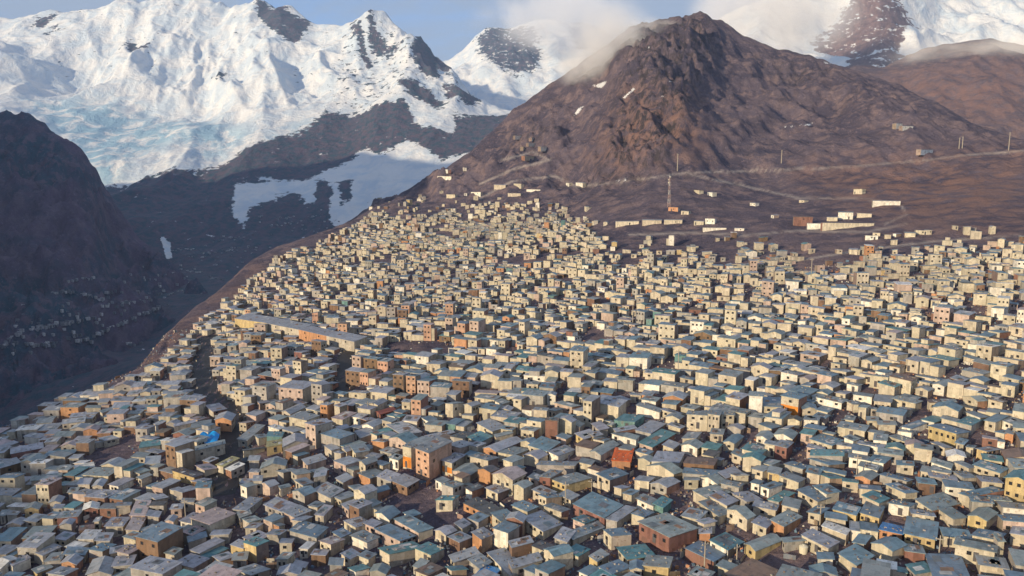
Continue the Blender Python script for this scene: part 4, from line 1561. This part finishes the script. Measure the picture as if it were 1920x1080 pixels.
# isolated huts up the slope: (u, base v, width px, height px, code, label, category)
HUTS = [(975, 259, 18, 5, 'wg', 'pale hut at the upper left end of the mine cluster on the peak flank'), (1000, 262, 8, 4, 'wl', 'tiny pale hut right of the topmost mine hut'),
        (1002, 272, 22, 4, 'wl', 'long thin pale hut in the middle of the mine cluster'), (983, 280, 8, 5, 'cg', 'small square hut at the left of the mine cluster'),
        (1024, 281, 20, 6, 'wl', 'pale hut at the right end of the mine cluster'), (994, 298, 32, 6, 'cl', 'long low cream hut lowest in the mine cluster'),
        (836, 322, 14, 5, 'wl', 'upper pale hut on the left ridge line'), (868, 318, 8, 4, 'wl', 'tiny pale hut right of the ridge huts'), (833, 336, 26, 6, 'wl', 'lower long pale hut on the left ridge line'),
        (937, 355, 22, 9, 'cl', 'cream hut left of the middle pair above the town'), (970, 350, 14, 6, 'cl', 'small cream hut right of the middle pair above the town'),
        (1000, 359, 26, 4, 'wl', 'thin pale wall like hut above the town centre'), (845, 372, 16, 8, 'cg', 'cream hut at the upper left edge of the town'), (892, 366, 18, 6, 'wg', 'whitish hut above the upper left town edge'),
        (964, 369, 24, 7, 'cl', 'cream double hut just above the upper town'), (1064, 349, 8, 6, 'wl', 'left one of two tiny huts below the crags'), (1086, 349, 13, 7, 'wl', 'right one of two tiny huts below the crags'),
        (1176, 422, 44, 7, 'cl', 'long cream shed at the left end of the row below the radio tower'), (1222, 421, 36, 9, 'cl', 'cream shed in the middle of the row below the radio tower'),
        (1262, 420, 34, 8, 'cl', 'cream shed at the right end of the row below the radio tower'), (1262, 396, 18, 8, 'on', 'orange cabin at the foot of the radio tower'), (1284, 402, 14, 7, 'cg', 'cream hut right of the radio tower cabin'),
        (1310, 422, 18, 8, 'cl', 'cream hut left of a whitish one right of the radio tower row'), (1331, 420, 18, 11, 'wl', 'whitish two storey hut right of the radio tower row'), (1340, 432, 44, 4, 'wl', 'thin whitish wall like shed below the whitish hut'),
        (1386, 433, 18, 5, 'wl', 'low pale hut at the end of the thin white shed'), (1306, 362, 10, 6, 'cn', 'small brownish hut above right of the radio tower'), (1331, 367, 9, 7, 'wl', 'bright little hut alone on the slope right of the radio tower'),
        (1411, 386, 10, 6, 'wl', 'small pale hut alone between the two hillside groups'), (1448, 409, 5, 6, 'wl', 'tiny white hut standing alone left of the brick block'), (1503, 380, 10, 5, 'cl', 'tiny cream hut alone on the upper brown slope'),
        (1505, 424, 36, 19, 'rn', 'red brick two storey block at the left of the compound'), (1528, 430, 30, 12, 'wl', 'whitish hut joined to the red brick block'), (1590, 428, 98, 11, 'cl', 'very long cream building in the front of the compound'),
        (1585, 411, 28, 14, 'wb', 'white two storey house with blue roof in the compound'), (1560, 415, 20, 8, 'cl', 'cream hut left of the white two storey house'), (1620, 408, 28, 9, 'cl', 'cream hut right of the white two storey house'),
        (1608, 364, 16, 10, 'cy', 'square cream cabin high above the compound'), (1662, 385, 52, 9, 'wl', 'long white shed above right of the compound'), (1634, 450, 24, 9, 'wl', 'whitish house left below the compound'),
        (1643, 443, 14, 7, 'cl', 'small cream hut behind the house left below the compound'), (1677, 444, 6, 6, 'wl', 'tiny white hut between two groups below the compound'), (1706, 445, 20, 9, 'cg', 'grey cream shed at the left of the pair below the compound'),
        (1730, 440, 26, 9, 'cl', 'long cream shed at the right of the pair below the compound'), (1600, 477, 15, 10, 'cl', 'left one of twin cream cabins just above the town'), (1620, 477, 15, 10, 'cl', 'right one of twin cream cabins just above the town'),
        (1738, 287, 26, 7, 'wl', 'pale house beside the hillside track'), (1686, 240, 12, 9, 'wl', 'small pale house high on the right shoulder'), (1702, 242, 20, 6, 'wl', 'low pale shed right of the high shoulder house'),
        (1790, 209, 13, 6, 'cl', 'single pale hut highest on the right slope')]


def place(s, name):
    root = bpy.data.objects.new(name, None)
    C.objects.link(root)
    root.location = (s['A'][0], s['A'][1], s['z'])
    root.rotation_euler = (0, 0, math.atan2(s['e'][1], s['e'][0]))
    root.empty_display_size = 1.0
    W, R = house_geo(s)
    if s['roof'] == 'mono' and s['area'] > 0:
        for _ in range(rnd.randrange(3, 11)):
            x, y = rnd.uniform(.05, .93) * s['w'], rnd.uniform(.05, .93) * s['d']
            x += s['skew'] * y / s['d']
            hx = s['h'] - s['pitch'] * y / s['d'] - s['side'] * x / s['w']
            if s.get('split'):
                break
            q = rnd.uniform(.12, .3)
            R.box(x, x + q * rnd.uniform(.8, 2.2), y, y + q, hx + .1, hx + .17 + q * .7, jit(rnd.choice([(.2, .17, .15), (.12, .11, .11), (.4, .37, .33)]), .1))
    W.build('wall', M_WALL, root)
    R.build('roof', M_ROOF, root)
    for op in openings(s):
        mb = MB()
        opening_mb(mb, s, op)
        if op[0] == 'window':
            mb.build('window', [M_WALL, M_GLASS], root)
        elif op[0] == 'door':
            mb.build('door', M_DOOR, root)
        else:
            mb.build('facade', M_WALL, root)
    return root


hut_specs = []
for (u, vb, wp, hp, code, lab) in HUTS:
    s = from_pixels(u - wp / 2, vb - hp - 0.4, u + wp / 2, vb - hp + .2, hp, u + wp / 2 + 2 + wp * .05, vb - hp - 2.5, code, 1.5)
    if s is None:
        continue
    gm = ground_px(u, vb)
    if gm is None:
        continue
    s.pop('ztop'); s['h'] = max(1.9, 0.9 * hp * gm.y / F_PX); s['d'] = 4.5; s['skew'] = 0.0
    s['A'] = np.array([gm.x, gm.y]) - s['e'] * s['w'] / 2
    if not base_setup(s):
        continue
    s['sink'] += gm.z - s['z']; s['z'] = gm.z; s['sink'] = min(2.2, max(1.0, s['sink']))
    fill_defaults(s, code[0], code[1])
    s['roof'] = 'mono'; s['patch'] = []; s['area'] = 0
    s['wc'] = tuple(min(.88, x * 1.1) for x in s['wc'])
    r = place(s, 'hillside_hut')
    r['label'], r['category'], r['group'] = lab, 'hut', 'isolated huts on the slope above the town'


def px_size(s):
    pts = []
    for c_ in corners(s):
        for z in (s['z'], s['z'] + s['h']):
            pts.append(project(c_[0], c_[1], z))
    us_ = [min(1920, max(0, p[0])) for p in pts]; vs_ = [min(1080, max(0, p[1])) for p in pts]
    return (max(us_) - min(us_)) * (max(vs_) - min(vs_))


for s in houses:
    s['area'] = px_size(s)
order = sorted(houses, key=lambda s: -(s['area'] + (1e9 if s['label'] else 0)))
houses_only = [s for s in order if s['cat'] == 'house'][:300]
singles = [s for s in order if s['cat'] != 'house'] + houses_only
ids = set(id(s) for s in singles)
REFS = [(1165, 855, 'the orange roofed shed'), (790, 880, 'the tall salmon building'), (905, 890, 'the bright orange block'),
        (385, 825, 'the blue tarpaulin'), (540, 740, 'the pink three storey building'), (612, 775, 'the orange tower house'),
        (835, 945, 'the block in the bare lot'), (900, 960, 'the orange veranda house'), (740, 1040, 'the large grey block'),
        (1050, 1050, 'the tall blue roofed block'), (1235, 1010, 'the dark red hall'), (1015, 940, 'the little cream tower house'),
        (1045, 910, 'the yellow and red fronts'), (1320, 795, 'the wide cream building'), (1482, 775, 'the gabled orange storey house'),
        (1768, 825, 'the yellow fronted row'), (1905, 930, 'the tall yellow building'), (1672, 995, 'the bright blue and white roof'),
        (1750, 950, 'the broad grey roof'), (1455, 1045, 'the dark yard'), (1335, 1035, 'the rusty edged house'), (1385, 970, 'the wide blank wall'),
        (150, 870, 'the pale roofed hall'), (210, 850, 'the dark open lot'), (470, 1035, 'the yellow sided tall house'), (380, 930, 'the pale pink tall house'),
        (130, 1055, 'the pinkish orange hut'), (125, 972, 'the dull red front'), (1020, 800, 'the rough brown block'), (510, 845, 'the yellow awning'),
        (925, 1070, 'the bright blue bottom roof'), (730, 1005, 'the long pink house'), (1360, 1065, 'the rough brown roof'), (1510, 935, 'the slanted two window front')]
ORD = ['nearest', 'second nearest', 'third nearest', 'fourth nearest', 'fifth nearest', 'sixth nearest', 'seventh nearest', 'eighth nearest',
       'ninth nearest', 'tenth nearest', 'eleventh nearest', 'twelfth nearest', 'thirteenth nearest', 'fourteenth nearest']
DIRS = ['right of', 'behind', 'left of', 'in front of']
buckets = {}
for s in singles:
    cu = [project(c_[0], c_[1], s['z'] + s['h'] * .6) for c_ in corners(s)]
    u, v = sum(c_[0] for c_ in cu) / 4, sum(c_[1] for c_ in cu) / 4
    s['pc'] = (u, v)
    rk = min(range(len(REFS)), key=lambda q: math.hypot(REFS[q][0] - u, 1.5 * (REFS[q][1] - v)))
    du, dv = u - REFS[rk][0], 1.5 * (REFS[rk][1] - v)
    di = int(((math.degrees(math.atan2(dv, du)) + 405) % 360) // 90)
    buckets.setdefault((rk, di), []).append((math.hypot(du, dv), s))
for (rk, di), lst in buckets.items():
    lst.sort(key=lambda q: q[0])
    for k, (_, s) in enumerate(lst):
        if s['label'] is None:
            size = 'tall ' if s['h'] > 5.6 else 'two-storey ' if s['h'] > 4.1 else 'small ' if s['w'] * s['d'] < 32 else 'long ' if s['w'] > 11 else ''
            s['label'] = f"{size}{WALLN[s['wk']]} house with {ROOFN[s['rk']]} roof, {ORD[min(k, 13)]} {DIRS[di]} {REFS[rk][2]}"
            if len(s['label'].split()) > 16:
                s['label'] = s['label'][len(size):]
            if len(s['label'].split()) > 16:
                s['label'] = s['label'].replace(' house with ', ', ')
            s['group'] = 'sheet metal houses packed on the slope'
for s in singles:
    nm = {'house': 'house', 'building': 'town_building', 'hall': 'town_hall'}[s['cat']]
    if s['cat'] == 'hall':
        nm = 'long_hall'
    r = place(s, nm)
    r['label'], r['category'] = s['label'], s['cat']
    if s.get('group'):
        r['group'] = s['group']

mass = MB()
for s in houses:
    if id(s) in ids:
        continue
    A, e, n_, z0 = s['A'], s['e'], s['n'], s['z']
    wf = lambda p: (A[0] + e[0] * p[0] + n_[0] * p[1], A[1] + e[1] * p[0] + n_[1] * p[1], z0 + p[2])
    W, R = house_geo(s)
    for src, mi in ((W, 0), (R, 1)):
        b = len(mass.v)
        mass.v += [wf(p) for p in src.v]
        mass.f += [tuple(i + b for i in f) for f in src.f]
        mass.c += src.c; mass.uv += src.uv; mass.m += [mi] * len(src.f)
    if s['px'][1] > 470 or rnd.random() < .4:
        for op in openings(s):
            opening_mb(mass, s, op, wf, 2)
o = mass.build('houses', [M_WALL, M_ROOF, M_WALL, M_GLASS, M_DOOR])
o['kind'] = 'stuff'
o['label'] = 'thousands of small cream walled houses covering the slope up to the mountain'
o['category'] = 'houses'

m_, t_ = new_mat('shade-darkened mud'); g_ = t_.n('ShaderNodeNewGeometry').outputs[0]  # street mud; shade from the flanking buildings is put into its dark colour
finish(t_, t_.mix(t_.noise(g_, 0.5, 6, 0.65), (0.018, 0.019, 0.025), (0.042, 0.038, 0.042)), 0.6, t_.noise(g_, 1.5), 0.4, 0.2)
for cl, wd in (([(389, 630), (385, 665), (381, 700), (387, 735), (406, 757), (430, 780), (437, 810), (437, 850), (428, 885), (410, 912), (400, 932)], 6.0),
               ([(668, 628), (655, 665), (643, 700), (641, 740)], 5.0)):
    q = [ground_px(*p) for p in cl]
    pts = []
    for a, b in zip(q[:-1], q[1:]):
        n = max(2, int((b - a).length / 2.5))
        pts += [a.lerp(b, i / n) for i in range(n)]
    pts.append(q[-1])
    for _ in range(6):
        pts = [pts[0]] + [(pts[i - 1] + pts[i] * 2 + pts[i + 1]) / 4 for i in range(1, len(pts) - 1)] + [pts[-1]]
    rows = []
    for i, p in enumerate(pts):
        d = (pts[min(i + 1, len(pts) - 1)] - pts[max(i - 1, 0)]); d.z = 0; d.normalize()
        s_ = Vector((-d.y, d.x, 0))
        rows.append([(p.x + s_.x * k * wd / 4, p.y + s_.y * k * wd / 4, ground_xy(p.x + s_.x * k * wd / 4, p.y + s_.y * k * wd / 4) + .06) for k in range(-4, 5)])
    rb = MB()
    for a, b in zip(rows[:-1], rows[1:]):
        for k in range(8):
            rb.quad([a[k], a[k + 1], b[k + 1], b[k]], (1, 1, 1))
    ro = rb.build('road', m_); ro['kind'] = 'structure'

# the settlement scattered along the shaded valley floor
vm = MB()
crag = bpy.data.objects['valley_mountain']
bvh3 = BVHTree.FromPolygons([tuple(v.co) for v in crag.data.vertices], [tuple(p.vertices) for p in crag.data.polygons])


def valley_px(u, v):
    r = Vector(ray(u, v)).normalized()
    hs = [b.ray_cast(Vector((0, 0, 0)), r)[0] for b in (bvh2, bvh3)]
    hs = [h for h in hs if h is not None]
    f = bvh.ray_cast(Vector((0, 0, 0)), r)[0]
    if not hs:
        return None
    p = min(hs, key=lambda q: q.length)
    return None if f is not None and f.length < p.length else p


LINES = [((95, 552), (118, 545), (190, 562)), ((128, 527), (172, 521)), ((330, 480), (410, 482)), ((345, 508), (382, 511)), ((384, 520), (415, 525)),
         ((0, 645), (40, 620), (130, 606)), ((40, 640), (60, 648), (105, 645)), ((138, 642), (190, 622), (240, 600), (300, 574)), ((225, 644), (262, 646)),
         ((510, 411), (600, 406)), ((500, 424), (560, 418)), ((398, 449), (460, 446)), ((375, 476), (480, 468)), ((60, 615), (130, 605), (170, 596)),
         ((230, 568), (270, 562)), ((300, 560), (340, 545)), ((0, 650), (20, 640)), ((420, 470), (480, 462)), ((320, 470), (380, 468)), ((200, 548), (215, 548))]
VC = [(0.45, .46, .50), (0.30, .32, .36), (.20, .22, .26), (.70, .70, .73)]
pts = []
for ln in LINES:
    for a, b in zip(ln[:-1], ln[1:]):
        n = int(math.hypot(b[0] - a[0], b[1] - a[1]) / 3.2) + 1
        for k in range(n):
            if rnd.random() < .75:
                t = rnd.random()
                pts.append((a[0] + (b[0] - a[0]) * t + rnd.gauss(0, 1.5), a[1] + (b[1] - a[1]) * t + rnd.gauss(0, 1.3)))
for _ in range(170):
    t = rnd.random()
    pts.append((10 + 600 * t + rnd.gauss(0, 45), 650 - 240 * t + rnd.gauss(0, 16)))
for (u, v) in pts:
    p = valley_px(u, v)
    if p is None or p.y > 3200:
        continue
    ww, d_, h = rnd.uniform(2.5, 7), rnd.uniform(2.5, 4.5), rnd.uniform(1.8, 3.2)
    a = rnd.uniform(-.5, .2)
    e = (math.cos(a), math.sin(a))
    wf = lambda x, y, z: (p.x + e[0] * x - e[1] * y, p.y + e[1] * x + e[0] * y, p.z + z)
    b_ = [wf(0, 0, -3), wf(ww, 0, -3), wf(ww, d_, -3), wf(0, d_, -3)]; t_ = [wf(0, 0, h), wf(ww, 0, h), wf(ww, d_, h * .85), wf(0, d_, h * .85)]
    vm.hexa(b_, t_, rnd.choice(VC))
o = vm.build('valley_houses', M_WALL)
o['kind'] = 'stuff'; o['label'] = 'tiny scattered houses along the tracks of the shaded valley floor'; o['category'] = 'houses'

# rubble, barrels, boards and laundry between the houses
db = MB()
DC = [(.30, .22, .17), (.16, .12, .10), (.45, .42, .38), (.2, .22, .26), (.5, .25, .14), (.6, .58, .52), (.12, .2, .3)]
n = 0
for _ in range(26000):
    y_ = 120 + 330 * rnd.random() ** 1.2; x_ = rnd.uniform(-.7, .7) * y_
    i, j = int((x_ - GX0) / CELL), int((y_ - GY0) / CELL)
    if OCC[i, j] and rnd.random() < .93:
        continue
    z_ = ground_xy(x_, y_)
    if z_ is None:
        continue
    u, v = project(x_, y_, z_)
    if not (-20 < u < 1940 and v < 1120):
        continue
    if sdist(np.array([u]), np.array([v]), OPEN[0])[0] > 0 or sdist(np.array([u]), np.array([v]), OPEN[1])[0] > 0:
        continue
    a = rnd.uniform(0, 6.28); sx, sy, sz = rnd.uniform(.15, .9), rnd.uniform(.15, .7), rnd.uniform(.1, .6)
    if rnd.random() < .06:
        sx, sz = rnd.uniform(1.5, 3), rnd.uniform(.8, 1.5); sy = .1
    e = (math.cos(a), math.sin(a)); k = rnd.uniform(.3, 1)
    wf = lambda x, y, z: (x_ + e[0] * x - e[1] * y, y_ + e[1] * x + e[0] * y, z_ + z)
    db.hexa([wf(0, 0, -.3), wf(sx, 0, -.3), wf(sx, sy, -.3), wf(0, sy, -.3)],
            [wf(sx * .1, sy * .1, sz * k), wf(sx * .9, 0, sz), wf(sx, sy, sz * k), wf(0, sy * .9, sz)], jit(rnd.choice(DC), .1))
    n += 1
o = db.build('debris', M_WALL)
o['kind'] = 'stuff'; o['label'] = 'rubble, boards and scrap lying in the alleys between the houses'; o['category'] = 'debris'


# ------------------------------------------------------------------ tarpaulin, tank, poles, radio tower
def tag(o, lab, cat, grp=None):
    o['label'], o['category'] = lab, cat
    if grp:
        o['group'] = grp
    return o


corn = [(362, 826), (405, 833), (412, 812), (386, 806)]
W4 = []
for (u, v) in corn:
    g_ = ground_px(u, v + 16)
    r = ray(u, v)
    W4.append(Vector(r * (g_.y / r[1])))
mb = MB(); NN = 14
grid = {}
for i in range(NN + 1):
    for j in range(NN + 1):
        s_, t_ = i / NN, j / NN
        p = (W4[0] * (1 - s_) + W4[1] * s_) * (1 - t_) + (W4[3] * (1 - s_) + W4[2] * s_) * t_
        grid[i, j] = p + Vector((0, 0, 0.55 * math.sin(s_ * 9 + t_ * 2) * .5 + noise.noise(p * .5) * .5 - 1.0 * (s_ * (1 - s_) * t_ * (1 - t_)) * 3))
for i in range(NN):
    for j in range(NN):
        mb.quad([grid[i, j], grid[i + 1, j], grid[i + 1, j + 1], grid[i, j + 1]], (1, 1, 1))
        mb.quad([grid[i, j] - Vector((0, 0, .06)), grid[i, j + 1] - Vector((0, 0, .06)), grid[i + 1, j + 1] - Vector((0, 0, .06)), grid[i + 1, j] - Vector((0, 0, .06))], (1, 1, 1))
t = bpy.data.objects.new('tarpaulin', None); C.objects.link(t)
t.location = W4[0]
sh = mb.build('sheet', M_TARP, t)
sh.matrix_parent_inverse = t.matrix_world.inverted() if False else sh.matrix_parent_inverse
sh.location = -W4[0]
mp_ = MB()
for k, p in enumerate(W4):
    pm = MB(); zg = ground_xy(p.x, p.y)
    pm.tube((p.x - W4[0].x, p.y - W4[0].y, zg - .5 - W4[0].z), (p.x - W4[0].x, p.y - W4[0].y, p.z + .1 - W4[0].z), .1, .08)
    pm.build('post', M_POLE, t)
tag(t, 'bright blue tarpaulin stretched over a yard beside the main street', 'tarpaulin')

tk = bpy.data.objects.new('water_tank', None); C.objects.link(tk)
g_ = ground_px(1506, 1036)
tk.location = g_
mb = MB(); mb.tube((0, 0, -.1), (0, 0, 1.5), .85, .95, 16); mb.tube((0, 0, 1.5), (0, 0, 1.75), .95, .55, 16)
mb.build('body', M_TANK, tk)
mb = MB(); mb.tube((0, 0, 1.75), (0, 0, 1.9), .3, .28, 12); mb.build('lid', M_TANK, tk)
tag(tk, 'round cream water tank standing in the dark yard', 'water tank')

POLES = [(1060, 903, 952, 'pole right of the little cream tower house with two windows'), (1109, 898, 928, 'pole at the right end of the yellow and red fronts'),
         (1320, 1014, 1080, 'tallest foreground pole in front of the rusty edged house'), (1381, 1020, 1054, 'pole at the right corner of the rusty edged house'),
         (826, 1020, 1048, 'short pole beside the alley below the bare brown lot'), (1760, 1004, 1046, 'pole between the dark blue roof and the box house on a raised base'),
         (1537, 945, 986, 'pole at the corner below the slanted two window front'), (1605, 852, 906, 'pole left of the small orange front with pale strips'),
         (1386, 925, 950, 'pole amid the pale grey roofs above the wide blank wall'), (1520, 484, 532, 'slender pole at the upper edge of the town on the right'),
         (1271, 655, 706, 'pole in the middle of the town above the orange row'), (690, 752, 782, 'pole behind the red roofed shed left of centre'),
         (1465, 281, 306, 'lone mast on the slope above the middle track'), (1891, 248, 282, 'tall mast on the right skyline shoulder'), (1270, 288, 320, 'faint mast right of the crags below the peak'),
         (1798, 258, 279, 'left one of two close masts on the right slope'), (1804, 256, 278, 'right one of two close masts on the right slope'),
         (349, 934, 985, 'thin pole in front of the small cream hut at lower left'), (1186, 560, 612, 'slender pole among cream houses right of centre'), (1757, 560, 590, 'short pole among the houses near the upper right')]
for (u, vt, vb, lab) in POLES:
    g_ = ground_px(u, vb)
    if g_ is None:
        continue
    r = ray(u, vt)
    H = r[2] * g_.y / r[1] - g_.z
    rt = bpy.data.objects.new('utility_pole', None); C.objects.link(rt)
    rt.location = g_; rt.rotation_euler = (0, 0, rnd.uniform(-.6, .6))
    k = max(1.0, g_.y / 260.0)
    mb = MB(); mb.tube((0, 0, -1), (0, 0, H), .16 * k, .11 * k, 8); mb.build('pole', M_POLE, rt)
    mb = MB(); mb.box(-.9, .9, -.11, .11, H - .9, H - .72); mb.build('crossarm', M_POLE, rt)
    for x in (-.75, .75):
        mb = MB(); mb.tube((x, 0, H - .72), (x, 0, H - .5), .06, .05, 6); mb.build('insulator', M_TANK, rt)
    tag(rt, lab, 'utility pole', 'utility poles and masts')

g_ = ground_px(1254, 388)
r = ray(1254, 330)
H = r[2] * g_.y / r[1] - g_.z
rt = bpy.data.objects.new('radio_tower', None); C.objects.link(rt); rt.location = g_


def leg_at(k, z):
    f = 1.2 * (1 - z / H) + .32
    a = k * math.pi / 2 + .6
    return Vector((math.cos(a) * f, math.sin(a) * f, z))


for k in range(4):
    mb = MB(); mb.tube(leg_at(k, -1.5), leg_at(k, H), .11, .08, 5); mb.build('leg', M_TOWER, rt)
mb = MB(); nz = 9
for q in range(nz):
    z0, z1 = H * q / nz, H * (q + 1) / nz
    for k in range(4):
        mb.tube(leg_at(k, z0), leg_at((k + 1) % 4, z1), .06, .06, 4); mb.tube(leg_at(k, z1), leg_at((k + 1) % 4, z1), .06, .06, 4)
mb.build('bracing', M_TOWER, rt)
for k in range(3):
    p = leg_at(k, H * (.97 - .09 * k))
    mb = MB(); mb.tube(p, p + Vector((p.x, p.y, 0)).normalized() * .5, .5, .7, 10); mb.build('antenna_dish', M_TANK, rt)
mb = MB(); mb.tube((0, 0, H), (0, 0, H + 2.5), .08, .05, 5); mb.build('mast_tip', M_TOWER, rt)
tag(rt, 'lattice radio tower painted in pale bands above the long cream sheds', 'radio tower')
